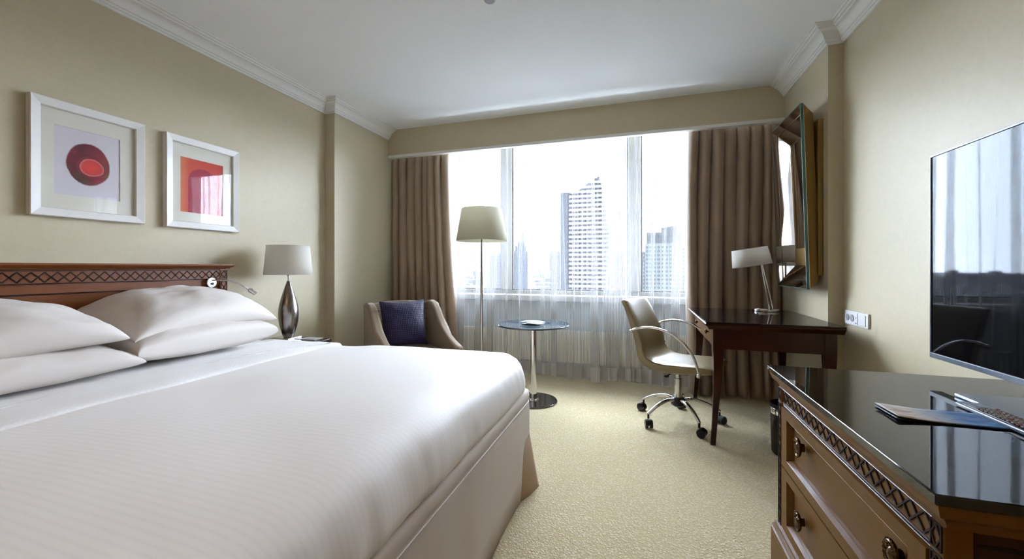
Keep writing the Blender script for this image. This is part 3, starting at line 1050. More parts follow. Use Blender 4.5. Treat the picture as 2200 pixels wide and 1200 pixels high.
fold = build(ring_mesh(-2.30, -1.705, .085, 2.040, .06, [(.04, .50), (.004, .51), (0, .54), (0, .606), (.003, .618), (.010, .627), (.022, .632), (.05, .636), (.10, .638)], 16, fd, 50),
      'turned_down_sheet', M['fold'], None, smooth=1)
tag(fold, 'white checked top sheet turned back over the cover below the pillows', 'sheet')

def pillow(name, label, loc, a, b, T, rot, group, mat, seed, droop=0.0, pw=.42, cat='pillow', nu=40, nv=56, bow=.05, tb=.75, wr=.0085, flange=0):
    t = thing(name, label, cat, loc, rot[2], group, rot[0], rot[1])
    def top(u, v, sgn):
        u, v = 2 * u - 1, 2 * v - 1
        # concentrate samples near the edges
        u = sin(u * pi / 2)
        v = sin(v * pi / 2)
        x = a * u * (1 - bow * (1 - v * v) * (abs(u) ** 3))
        y = b * v * (1 - bow * (1 - u * u) * (abs(v) ** 3))
        th = T * (max(0, (1 - u * u)) ** pw) * (max(0, (1 - v * v)) ** pw)
        edge = 1 - max(abs(u), abs(v)) ** 6
        w = wr * nz(u * 2.2 + seed, v * 2.2, seed) * 2 + wr * .8 * nz(u * 6 + v * 4, v * 3 - u * 5, seed) + wr * .35 * nz(u * 14 + v * 9, v * 5, seed + 3)
        # creases radiating from the corners
        for cu in (-1, 1):
            for cv in (-1, 1):
                du, dvv = u - cu, v - cv
                rr = math.hypot(du, dvv)
                ang = math.atan2(dvv, du)
                w += wr * .8 * sin(ang * 22 + seed) * math.exp(-rr * 3.2) * min(1, rr * 6)
        z = sgn * th * (1 if sgn > 0 else tb) + w * edge * (1 if sgn > 0 else .4)
        z += -droop * (abs(v) ** 3) - droop * .4 * (u ** 2)
        return (x, y, z)
    mb = MB()
    mb.grid(lambda u, v: top(u, v, 1), nu, nv)
    mb.grid(lambda u, v: top(u, v, -1), nu, nv)
    o = build(mb, 'pillow_case' if cat == 'pillow' else 'cushion_cover', mat, t, smooth=1, local=True)
    bm = bmesh.new()
    bm.from_mesh(o.data)
    bmesh.ops.remove_doubles(bm, verts=bm.verts, dist=.0008)
    bmesh.ops.recalc_face_normals(bm, faces=bm.faces)
    bm.to_mesh(o.data)
    bm.free()
    o.data.polygons.foreach_set('use_smooth', [True] * len(o.data.polygons))
    return t
PG = 'white bed pillows'
pillow('bed_pillow', 'lower white pillow of the pair nearer the bedside lamp', (-2.26, 1.490, .722), .250, .350, .100, (0, radians(2), radians(1)), PG, M['sheet'], 2.1, .00, .26)
pillow('bed_pillow', 'upper white pillow of the pair nearer the bedside lamp', (-2.315, 1.520, .862), .255, .366, .108, (radians(1), radians(8), radians(2)), PG, M['sheet'], 5.7, .045, .36)
pillow('bed_pillow', 'lower white pillow of the pair at the left edge of the photo', (-2.25, .790, .706), .265, .375, .084, (0, radians(2), 0), PG, M['sheet'], 9.3, .01, .34)
pillow('bed_pillow', 'upper white pillow of the pair at the left edge of the photo', (-2.30, .755, .842), .26, .385, .104, (radians(3), radians(8), radians(-2)), PG, M['sheet'], 13.9, .03, .36)

# ------------------------------------------------------------------ nightstand, lamp, note card
ns = thing('nightstand', 'dark wooden nightstand with black glass top beyond the bed', 'nightstand', (-2.41, 2.30, 0))
build(MB().box(-2.635, -2.195, 2.125, 2.475, .542, .550), 'glass_top', M['black_glass'], ns, bevel=.002)
build(MB().sweep([(-.3, .512), (-.02, .512), (-.012, .520), (-.004, .526), (0, .532), (0, .541), (-.3, .541)],
      [(-2.635, 2.125), (-2.195, 2.125), (-2.195, 2.475), (-2.635, 2.475)], [(0, -1), (1, -1), (1, 1), (0, 1)]).box(-2.635, -2.3, 2.2, 2.4, .512, .541), 'moulded_top', M['wood_desk'], ns, smooth=30)
build(MB().box(-2.635, -2.225, 2.15, 2.45, .10, .512), 'body', M['wood_desk'], ns, bevel=.003)
d_ = build(MB().box(-2.225, -2.217, 2.17, 2.43, .33, .49), 'drawer', M['wood_desk'], ns, bevel=.003)
build(MB().ball((-2.205, 2.30, .41), .013), 'knob', M['brass'], d_, smooth=1)
for x in (-2.615, -2.245):
    for y in (2.17, 2.43):
        build(MB().cyl((x, y, .10), (x, y, 0), .02, .013, 16), 'foot', M['wood_desk'], ns, smooth=30)

bl = thing('table_lamp', 'bedside lamp with cream drum shade and dark pewter teardrop body', 'lamp', (-2.415, 2.295, .550))
build(MB().box(-2.475, -2.355, 2.235, 2.355, .550, .580), 'base', M['chrome'], bl, bevel=.002)
prof = [(.030, .580), (.036, .590), (.046, .62), (.057, .66), (.0635, .70), (.066, .74), (.0645, .78), (.058, .82), (.048, .86), (.036, .90), (.024, .94), (.014, .970), (.009, .982)]
build(MB().lathe(prof, 48, (-2.415, 2.295, 0)), 'body', M['pewter'], bl, smooth=40)
build(MB().cyl((-2.415, 2.295, .982), (-2.415, 2.295, 1.05), .005, n=12).cyl((-2.415, 2.295, 1.018), (-2.415, 2.295, 1.028), .010, n=16), 'stem', M['chrome'], bl, smooth=30)
def shade_mesh(c, r0, r1, z0, z1, n=56, rim=.0):
    return MB().lathe([(r0, z0), (r1, z1)], n, c, close=False)
def shade_parts(root, c, r0, r1, z0, z1, mat):
    s = build(MB().lathe([(r0, z0), (r0 + (r1 - r0) * .5, (z0 + z1) / 2), (r1, z1)], 64, (c[0], c[1], 0), close=False), 'lamp_shade', mat, root, smooth=40, solid=.002)
    mb = MB()
    for k in range(3):
        a = 2 * pi * k / 3 + .4
        mb.bar((c[0], c[1], z0 + .03), (c[0] + cos(a) * (r0 - .003), c[1] + sin(a) * (r0 - .003), z0 + .03), .002, .002, (0, 0, 1))
    build(mb, 'shade_spider', M['steel'], s)
    build(MB().ball((c[0], c[1], (z0 + z1) / 2 + .01), .028), 'bulb', M['frame_white'], s, smooth=1)
shade_parts(bl, (-2.415, 2.295), .156, .138, 1.028, 1.236, M['shade'])
nc = build(MB().box(-2.40, -2.26, 2.375, 2.465, .550, .554), 'note_card', M['card'], None, bevel=.001)
tag(nc, 'flat pale card lying on the nightstand right of the lamp', 'card')

# ------------------------------------------------------------------ armchair and cushion
AZ = math.atan2(-.60, .80)
AC = Vector((-2.045, 3.200, 0))
ac = thing('armchair', 'taupe upholstered armchair with swooping arms in the corner by the drape', 'armchair', AC, AZ)
# local frame: +x forward, +y = right arm side seen from the bed
def arm_profile():
    top = [(-.10, .765), (-.03, .772), (.04, .755), (.10, .70), (.16, .63), (.24, .555), (.34, .495), (.43, .455), (.52, .428), (.56, .418)]
    return top + [(.565, .36), (.54, .14), (-.06, .12), (-.12, .40)]
for s in (-1, 1):
    y_in, y_out = s * .250, s * .318
    mb = MB().prism(arm_profile(), lambda p, k: (p[0], y_in if k == 0 else y_out + s * .012 * (p[1] > .5), p[1]))
    build(mb, 'arm', M['armchair'], ac, smooth=50, bevel=.022, seg=4, local=True)
mb = MB().grid(lambda u, v: (-.07 - .05 * v - .03 * cos((u - .5) * pi) + .018, -.256 + .512 * u, .14 + .615 * v + .018 * sin(pi * u) * v), 30, 26)
bk = build(mb, 'backrest', M['armchair'], ac, smooth=1, solid=.085, local=True, bevel=.02, seg=4)
mb = MB()
for z in (.50, .60, .69):
    mb.tube([(-.045 - .05 * (z - .14) / .615 - .03 * cos((u - .5) * pi) + .040, -.25 + .50 * u, z + .01 * sin(pi * u)) for u in (0, .25, .5, .75, 1)], .003, 6)
for u in (.25, .5, .75):
    mb.tube([(-.045 - .05 * (z - .14) / .615 - .03 * cos((u - .5) * pi) + .040, -.25 + .50 * u, z) for z in (.45, .6, .74)], .003, 6)
build(mb, 'tufting_seam', M['seam'], bk, smooth=1, local=True)
build(MB().box(-.04, .54, -.248, .248, .22, .375), 'seat_cushion', M['armchair'], ac, bevel=.04, seg=4, smooth=1, local=True)
build(MB().box(-.04, .53, -.248, .248, .13, .215), 'seat_base', M['armchair'], ac, bevel=.01, local=True)
for x in (-.04, .50):
    for y in (-.28, .28):
        build(MB().cyl((x, y, .14), (x, y, 0), .022, .014, 16), 'leg', M['wood_desk'], ac, local=True, smooth=30)
f_ = Vector((.8, -.6, 0))
g_ = Vector((.6, .8, 0))
cp = AC + f_ * .12 - g_ * .040 + Vector((0, 0, .590))
pillow('throw_cushion', 'square deep purple dotted cushion standing in the armchair', cp, .205, .205, .062, (0, radians(77), AZ), None, M['cushion'], 4.4, 0, .5, 'cushion', 30, 30, .085, .9, .003)

# ------------------------------------------------------------------ floor lamp
fl = thing('floor_lamp', 'tall slim floor lamp with a wide conical ecru shade standing before the window', 'lamp', (-1.362, 3.40, 0))
build(MB().lathe([(.13, 0), (.13, .012), (.125, .016), (.02, .020), (.012, .03)], 48, (-1.362, 3.40, 0)), 'base', M['chrome'], fl, smooth=30)
build(MB().lathe([(.0155, .03), (.015, .4), (.0135, .9), (.009, 1.32), (.006, 1.45)], 24, (-1.362, 3.40, 0)), 'pole', M['steel'], fl, smooth=30)
shade_parts(fl, (-1.362, 3.40), .229, .180, 1.318, 1.606, M['shade_floor'])

# ------------------------------------------------------------------ round glass table and booklet
TX, TY = -.823, 3.175
rt = thing('round_table', 'small round smoked glass table on a chrome pedestal before the window', 'table', (TX, TY, 0))
build(MB().lathe([(.19, 0), (.192, .004), (.192, .010), (.188, .014)], 64, (TX, TY, 0)), 'base', M['dark_steel'], rt, smooth=30)
build(MB().lathe([(.045, .014), (.044, .020), (.028, .024), (.027, .60), (.06, .606), (.06, .613)], 40, (TX, TY, 0)), 'pedestal', M['chrome'], rt, smooth=30)
tp = build(MB().lathe([(.288, .613), (.291, .616), (.291, .622), (.288, .625)], 96, (TX, TY, 0)), 'tabletop', M['table_glass'], rt, smooth=30)
bk_ = thing('booklet', 'folded white leaflet lying open on the round glass table', 'booklet', (TX, TY - .03, .625), radians(-14))
def leaf(u, v):
    x = -.085 + .17 * u
    return (x, -.06 + .12 * v, .012 + .010 * sin(pi * (1 - u) * .9) * (1 - .3 * v) + .004)
build(MB().grid(leaf, 14, 6), 'cover_page', M['paper'], bk_, smooth=1, solid=.0015, local=True)
build(MB().grid(lambda u, v: (-.075 + .16 * u, -.055 + .11 * v, .0012 + .009 * u * (1 - u)), 12, 4), 'back_page', M['paper_dark'], bk_, smooth=1, solid=.0015, local=True)

# ------------------------------------------------------------------ desk
DX0, DX1, DY0, DY1 = .378, 1.085, 2.68, 3.62
dk = thing('writing_desk', 'dark mahogany writing desk with black glass top against the right wall', 'desk', (.73, 3.15, 0))
build(MB().box(DX0, DX1, DY0, DY1, .744, .751), 'glass_top', M['black_glass'], dk, bevel=.0015)
dm = [(-.10, .705), (-.022, .705), (-.016, .712), (-.010, .722), (-.002, .728), (.002, .733), (.002, .741), (-.002, .7435), (-.10, .7435)]
build(MB().sweep(dm, [(DX1 - .002, DY0), (DX0, DY0), (DX0, DY1), (DX1 - .002, DY1)], [(0, -1), (-1, -1), (-1, 1), (0, 1)]).box(DX0 + .09, DX1 - .002, DY0 + .09, DY1 - .09, .712, .7435), 'moulded_top', M['wood_desk'], dk, smooth=30)
AX0, AX1, AY0, AY1 = DX0 + .045, DX1 - .03, DY0 + .035, DY1 - .035
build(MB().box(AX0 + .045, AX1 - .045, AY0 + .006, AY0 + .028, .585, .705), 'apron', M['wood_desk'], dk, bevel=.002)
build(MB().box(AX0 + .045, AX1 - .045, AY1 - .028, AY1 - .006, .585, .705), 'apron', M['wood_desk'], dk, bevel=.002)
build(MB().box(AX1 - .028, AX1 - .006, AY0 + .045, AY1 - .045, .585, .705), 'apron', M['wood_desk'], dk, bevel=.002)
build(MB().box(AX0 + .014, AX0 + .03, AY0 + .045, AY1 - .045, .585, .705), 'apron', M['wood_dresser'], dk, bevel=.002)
dd = build(MB().box(AX0 + .002, AX0 + .013, AY0 + .06, AY1 - .06, .605, .70), 'drawer', M['wood_dresser'], dk, bevel=.003)
for y in (AY0 + .19, AY1 - .19):
    build(MB().cyl((AX0 + .002, y, .662), (AX0 - .010, y, .662), .006, n=16).ball((AX0 - .014, y, .662), .012, 18, (.6, 1, 1.2)), 'knob', M['brass'], dd, smooth=1)
def leg(x, y, sx, sy, name, root, mat):
    """square tapered sabre leg; outer faces curve slightly outwards at the foot"""
    secs = [(.705, .058, 0), (.585, .058, 0), (.50, .052, .003), (.35, .041, .003), (.20, .031, -.002), (.08, .028, -.008), (0, .027, -.014)]
    vs, fs = [], []
    for z, w, o in secs:
        xa = x + sx * (-o)
        for dx, dy in ((0, 0), (1, 0), (1, 1), (0, 1)):
            vs.append((xa - sx * w * dx, y + sy * (-o * .4) - sy * w * dy, z))
    for k in range(len(secs) - 1):
        for i in range(4):
            j = (i + 1) % 4
            fs.append((k * 4 + i, k * 4 + j, (k + 1) * 4 + j, (k + 1) * 4 + i))
    fs += [(0, 1, 2, 3), tuple((len(secs) - 1) * 4 + i for i in range(4))]
    build(MB().add(vs, fs), name, mat, root, bevel=.002)
leg(AX0, AY0, -1, -1, 'leg', dk, M['wood_desk'])
leg(AX1, AY0, 1, -1, 'leg', dk, M['wood_desk'])
leg(AX0, AY1, -1, 1, 'leg', dk, M['wood_desk'])
leg(AX1, AY1, 1, 1, 'leg', dk, M['wood_desk'])

# desk lamp with tilted shade
LX, LY = .905, 3.50
kl = thing('desk_lamp', 'chrome desk lamp with leaning stem and tilted off white shade on the desk', 'lamp', (LX, LY, .751))
build(MB().lathe([(.086, .751), (.088, .754), (.088, .768), (.085, .772), (.03, .774), (.02, .776)], 56, (LX, LY, 0)), 'base', M['chrome'], kl, smooth=30)
s0, s1 = Vector((LX + .038, LY, .770)), Vector((LX - .028, LY, 1.115))
build(MB().cyl(s0 + Vector((.009, 0, 0)), s1 + Vector((.003, 0, 0)), .0048, .0042, 12).cyl(s0 - Vector((.011, 0, 0)), s1 - Vector((.005, 0, 0)), .0048, .0042, 12), 'stem', M['chrome'], kl, smooth=30)
ax = (s1 - s0).normalized()
tl = radians(9)
sc_ = Vector((LX - .100, LY, 1.158))
def tilt(p):
    x, y, z = p
    return (sc_.x + x * cos(tl) - z * sin(tl), sc_.y + y, sc_.z + x * sin(tl) + z * cos(tl))
mb = MB()
n = 56
vs = [tilt((r * cos(2 * pi * i / n), r * .92 * sin(2 * pi * i / n), z)) for r, z in ((.135, -.066), (.128, 0), (.120, .066)) for i in range(n)]
fs = [(k * n + i, k * n + (i + 1) % n, (k + 1) * n + (i + 1) % n, (k + 1) * n + i) for k in range(2) for i in range(n)]
sh_ = build(mb.add(vs, fs), 'lamp_shade', M['shade'], kl, smooth=1, solid=.002)
build(MB().cyl(tilt((.082, 0, -.058)), tilt((0, 0, -.045)), .003, n=8).cyl(tilt((0, .12, -.045)), tilt((0, -.12, -.045)), .002, n=8).cyl(tilt((.13, 0, -.045)), tilt((-.13, 0, -.045)), .002, n=8), 'shade_arm', M['steel'], sh_)
build(MB().ball(tilt((0, 0, .0)), .03), 'bulb', M['frame_white'], sh_, smooth=1)

# ------------------------------------------------------------------ desk chair
ch = thing('desk_chair', 'khaki leather swivel chair with chrome arms turned towards the desk', 'office chair', (.255, 3.07, 0), math.atan2(-.39, .92))
outer = [(-.345, .835), (-.322, .795), (-.285, .70), (-.248, .60), (-.228, .53), (-.222, .47), (-.200, .425), (-.160, .392), (-.10, .372), (.0, .366), (.12, .378), (.22, .392), (.268, .402)]
inner = [(.278, .430), (.262, .446), (.20, .452), (.08, .447), (-.03, .441), (-.09, .446), (-.135, .465), (-.160, .505), (-.166, .56), (-.190, .63), (-.232, .72), (-.272, .80), (-.298, .845), (-.322, .850)]
hw = .215
mb = MB()
poly = outer + inner
NW = 12
def wid(p):
    # the back narrows slightly towards the top, the seat rounds at the front
    if p[1] > .5:
        return hw * (1 - .10 * ((p[1] - .5) / .35) ** 2)
    return hw * (1.02 - .10 * max(0, (p[0] - .1) / .17) ** 2)
vs, fs = [], []
m = len(poly)
cen = []
for i, p in enumerate(poly):
    if p in outer:
        q = min(inner, key=lambda k: (k[0] - p[0]) ** 2 + (k[1] - p[1]) ** 2)
    else:
        q = min(outer, key=lambda k: (k[0] - p[0]) ** 2 + (k[1] - p[1]) ** 2)
    cen.append(((p[0] + q[0]) / 2, (p[1] + q[1]) / 2))
for k in range(NW + 1):
    t = -1 + 2 * k / NW
    e = abs(t) ** 10 * .30
    for i, p in enumerate(poly):
        c = cen[i]
        # dished sitting surface
        dish = .012 * (1 - t * t)
        px, pz = p[0] + (c[0] - p[0]) * e, p[1] + (c[1] - p[1]) * e
        if p in inner:
            if pz > .5:
                px -= dish
            else:
                pz -= dish * .7
        vs.append((px, wid(p) * t, pz))
for k in range(NW):
    for i in range(m):
        j = (i + 1) % m
        fs.append((k * m + i, k * m + j, (k + 1) * m + j, (k + 1) * m + i))
fs.append(tuple(reversed(range(m))))
fs.append(tuple(NW * m + i for i in range(m)))
sshell = build(mb.add(vs, fs), 'seat_shell', M['leather'], ch, smooth=55, bevel=.008, seg=3, local=True)
mb = MB()
mb.tube([(-.1635 - .012, y, .515) if abs(y) < .15 else (-.1615, y, .515) for y in (-.205, -.14, 0, .14, .205)], .0022, 6)
build(mb, 'stitched_seam', M['seam'], sshell, local=True, smooth=1)
ap = [(-.232, .640), (-.20, .658), (-.12, .674), (-.04, .670), (.035, .648), (.10, .605), (.155, .548), (.185, .49), (.203, .430), (.206, .402)]
for s in (-1, 1):
    y = s * .245
    pts = [(a, y + s * .006 * sin(pi * i / 9), z) for i, (a, z) in enumerate(ap)]
    a_ = build(MB().tube(pts, .0105, 16, 6, .8), 'armrest', M['chrome'], ch, smooth=1, local=True)
    build(MB().cyl((-.232, y + s * .008, .640), (-.232, s * .195, .640), .009, n=16).ball((-.232, y + s * .006, .640), .013), 'bolt', M['chrome'], a_, smooth=30, local=True)
    build(MB().cyl((.206, y + s * .008, .402), (.206, s * .20, .402), .009, n=16).ball((.206, y + s * .006, .402), .014), 'bolt', M['chrome'], a_, smooth=30, local=True)
build(MB().box(-.09, .09, -.08, .08, .348, .372), 'tilt_plate', M['black_plastic'], ch, bevel=.004, local=True)
build(MB().tube([(-.02, -.02, .345), (-.03, -.08, .34), (-.035, -.12, .335)], .005, 10).ball((-.036, -.13, .334), .014, 16, (1.2, 1.2, .6)), 'height_lever', M['black_plastic'], ch, smooth=1, local=True)
build(MB().lathe([(.026, .17), (.026, .30), (.019, .302), (.019, .35)], 28), 'gas_column', M['chrome'], ch, smooth=30, local=True)
build(MB().lathe([(.030, .105), (.048, .118), (.052, .150), (.045, .165), (.034, .172)], 32), 'hub', M['black_plastic'], ch, smooth=40, local=True)
base_ang = math.atan2(-.39, .92)
for k in range(5):
    wa = radians(5 + 72 * k)
    a = wa - base_ang
    R_ = .27
    ca, sa = cos(a), sin(a)
    def q(r, z, t=0):
        return (ca * r - sa * t, sa * r + ca * t, z)
    lg = build(MB().tube([q(.035, .150), q(.10, .158), q(.18, .138), q(.24, .108), q(.272, .088)], [.017, .016, .0145, .0125, .012], 14, 6, .8), 'base_arm', M['chrome'], ch, smooth=1, local=True)
    b = a + radians(35 + 40 * sin(k * 2.3))
    cb, sb = cos(b), sin(b)
    o = Vector(q(.268, 0))
    def w_(f, s, z):
        return (o.x + cb * f - sb * s, o.y + sb * f + cb * s, z)
    cst = build(MB().cyl(w_(0, 0, .088), w_(0, 0, .058), .007, n=12), 'caster', M['black_plastic'], lg, local=True)
    mbw = MB()
    mbw.cyl(w_(.016, -.024, .027), w_(.016, -.006, .027), .027, n=28).cyl(w_(.016, .006, .027), w_(.016, .024, .027), .027, n=28)
    mbw.cyl(w_(.016, -.006, .027), w_(.016, .006, .027), .014, n=16)
    # hood above the twin wheels
    n2 = 14
    hv, hf = [], []
    for i in range(n2 + 1):
        t = radians(10 + 170 * i / n2)
        for s in (-.02, .02):
            hv.append(w_(.016 + .0305 * cos(t), s, .027 + .0305 * sin(t)))
    for i in range(n2):
        hf.append((2 * i, 2 * i + 1, 2 * i + 3, 2 * i + 2))
    mbw.add(hv, hf)
    for v_, fset in ((0, 0),):
        pass
    # merge the wheel pair into the caster part
    bmw = mbw
    me_o = cst.data
    bm = bmesh.new()
    bm.from_mesh(me_o)
    base_n = len(bm.verts)
    newv = [bm.verts.new(p) for p in bmw.v]
    for f in bmw.f:
        bm.faces.new([newv[i] for i in f])
    bmesh.ops.recalc_face_normals(bm, faces=bm.faces)
    bm.to_mesh(me_o)
    bm.free()
    me_o.polygons.foreach_set('use_smooth', [True] * len(me_o.polygons))
    me_o.set_sharp_from_angle(angle=radians(35))

# ------------------------------------------------------------------ waste bin
wb = thing('waste_bin', 'black round waste bin with a bright band, beside the near end of the desk', 'bin', (.828, 2.715, 0))
build(MB().lathe([(.088, 0), (.094, .01), (.101, .285), (.101, .290), (.096, .290), (.090, .02)], 48, (.828, 2.715, 0)), 'body', M['bin'], wb, smooth=30)
build(MB().lathe([(.1015, .235), (.1025, .236), (.1035, .268), (.1025, .270)], 48, (.828, 2.715, 0), close=False), 'metal_band', M['chrome'], wb, smooth=30, solid=.001)

# ------------------------------------------------------------------ wall mirror
mr = thing('wall_mirror', 'tall mirror with wide bronze mirrored frame tipped forward from the wall above the desk', 'mirror', (XRr, 3.235, 1.5))
MY0, MY1, MZ0, MZ1 = 2.962, 3.530, .945, 2.105
def mp(d, i, y_, z_, sy, sz):
    """point of the frame: d = distance off the wall, i = inset"""
    lean = .018 * (z_ - 1.5) / .58
    return (XRr - d - lean, y_ + sy * i, z_ + sz * i)
corners = [(MY0, MZ0, 1, 1), (MY1, MZ0, -1, 1), (MY1, MZ1, -1, -1), (MY0, MZ1, 1, -1)]
prf = [(.105, 0), (.110, .004), (.104, .135), (.097, .137), (.097, .150), (.04, .07)]
names = ['frame_rail', 'frame_stile', 'frame_rail', 'frame_stile']
for k in range(4):
    k2 = (k + 1) % 4
    seg_ = [(.098, 0), (.115, 0), (.1165, .004), (.042, .158), (.036, .160)]
    vs = [mp(d, i, *corners[k]) for d, i in seg_] + [mp(d, i, *corners[k2]) for d, i in seg_]
    n = len(seg_)
    fs = [(i, (i + 1) % n, n + (i + 1) % n, n + i) for i in range(n)] + [tuple(reversed(range(n))), tuple(range(n, 2 * n))]
    fr_ = build(MB().add(vs, fs), names[k], M['mirror_strip'], mr)
    a = Vector(mp(.0945, .052, *corners[k]))
    b = Vector(mp(.0945, .052, *corners[k2]))
    build(MB().bar(a, b, .004, .003, (-1, 0, 0)), 'bead', M['gold'], fr_)
    a = Vector(mp(.042, .158, *corners[k]))
    b = Vector(mp(.042, .158, *corners[k2]))
    build(MB().bar(a, b, .004, .003, (-1, 0, 0)), 'bead', M['gold'], fr_)
    a = Vector(mp(.101, .0, *corners[k]))
    b = Vector(mp(.101, .0, *corners[k2]))
    build(MB().bar(a, b, .005, .0155, (-1, 0, 0)), 'glass_edge', M['edge_glass'], fr_, label='teal glass edge')
vs = [mp(.0415, .156, *c) for c in corners] + [mp(.0375, .156, *c) for c in corners]
build(MB().add(vs, [(0, 1, 2, 3), (7, 6, 5, 4), (0, 4, 5, 1), (1, 5, 6, 2), (2, 6, 7, 3), (3, 7, 4, 0)]), 'mirror_glass', M['mirror'], mr)
vs = [mp(.0975, .002, *c) for c in corners] + [mp(.030, .052, *c) for c in corners] + [mp(.0935, .006, *c) for c in corners] + [mp(.033, .054, *c) for c in corners]
fs = []
for i in range(4):
    j = (i + 1) % 4
    fs += [(i, j, 4 + j, 4 + i), (8 + i, 8 + j, 12 + j, 12 + i), (i, j, 8 + j, 8 + i)]
fs += [(7, 6, 5, 4), (12, 13, 14, 15)]
build(MB().add(vs, fs), 'tapered_back', M['mirror_side'], mr)
build(MB().box(XRr - .029, XRr - .001, MY0 + .03, MY1 - .03, 1.03, 2.01), 'wall_batten', M['mirror_side'], mr, bevel=.002)

# ------------------------------------------------------------------ socket plate on the right wall
so = thing('wall_outlet', 'white double socket and switch plate on the right wall above the desk edge', 'outlet', (XR, 2.76, .79))
build(MB().box(XR - .012, XR, 2.632, 2.889, .750, .829), 'plate', M['outlet'], so, bevel=.003)
for y in (2.852, 2.800):
    build(MB().cyl((XR - .0125, y, .790), (XR - .0145, y, .790), .0195, n=32), 'socket', M['outlet_grey'], so, smooth=30)
build(MB().box(XR - .0135, XR - .012, 2.738, 2.741, .757, .822), 'divider', M['outlet_grey'], so)
build(MB().box(XR - .016, XR - .012, 2.652, 2.728, .759, .820), 'rocker_switch', M['outlet'], so, bevel=.002)
build(MB().box(XR - .0135, XR - .012, 2.762, 2.768, .762, .768).box(XR - .0135, XR - .012, 2.750, 2.756, .762, .768).box(XR - .0135, XR - .012, 2.754, 2.758, .79, .80), 'data_port', M['outlet_grey'], so)

# ------------------------------------------------------------------ dresser
RX0, RX1, RY0, RY1 = .4225, 1.168, .770, 1.620       # glass top outline
FX = .455                                             # front plane of the body
BY0, BY1 = .800, 1.590
ds = thing('dresser', 'walnut dresser with carved lattice frieze and black glass top at lower right', 'dresser', (.80, 1.195, 0))
build(MB().box(RX0, RX1, RY0, RY1, .7225, .740), 'glass_top', M['black_glass'], ds, bevel=.0025, seg=3)
tm = [(-.10, .676), (-.030, .676), (-.028, .684), (-.022, .694), (-.012, .700), (-.008, .712), (-.006, .722), (-.10, .722)]
build(MB().sweep(tm, [(RX1, RY0), (RX0, RY0), (RX0, RY1), (RX1, RY1)], [(0, -1), (-1, -1), (-1, 1), (0, 1)]), 'cornice', M['wood_dresser'], ds, smooth=30)
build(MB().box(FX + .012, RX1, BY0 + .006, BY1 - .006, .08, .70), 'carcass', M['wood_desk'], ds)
build(MB().box(FX, FX + .012, BY0 + .035, BY1 - .035, .632, .676), 'frieze', M['wood_dresser'], ds)
build(lattice(MB(), (FX, BY0 + .036, .637), (0, 1, 0), (0, 0, 1), (-1, 0, 0), BY1 - BY0 - .072, .036, 19, .0036, .0022), 'lattice_carving', M['wood_dark'], ds)
for z0, z1, d in ((.672, .6765, .006), (.6275, .633, .006), (.622, .626, .003)):
    build(MB().cyl((FX - .001, BY0 + .034, (z0 + z1) / 2), (FX - .001, BY1 - .034, (z0 + z1) / 2), (z1 - z0) / 2, n=12), 'bead', M['wood_desk'], ds, smooth=30)
for y0 in (BY0, BY1 - .034):
    p = build(MB().box(FX - .006, FX + .03, y0, y0 + .034, .20, .676), 'corner_post', M['wood_dresser'], ds, bevel=.002)
    mb = MB()
    lattice(mb, (FX - .006, y0 + .006, .637), (0, 1, 0), (0, 0, 1), (-1, 0, 0), .022, .036, 1, .003, .002)
    for a, b in (((y0 + .004, .635), (y0 + .030, .635)), ((y0 + .004, .675), (y0 + .030, .675)), ((y0 + .005, .635), (y0 + .005, .675)), ((y0 + .029, .635), (y0 + .029, .675)),
                 ((y0 + .004, .626), (y0 + .030, .626)), ((y0 + .005, .21), (y0 + .005, .624)), ((y0 + .029, .21), (y0 + .029, .624))):
        mb.bar((FX - .006, *a), (FX - .006, *b), .0026, .002, (-1, 0, 0))
    lattice(mb, (FX - .006, y0 + .006, .212), (0, 0, 1), (0, 1, 0), (-1, 0, 0), .41, .022, 14, .0026, .002)
    build(mb, 'post_carving', M['wood_dark'], p)
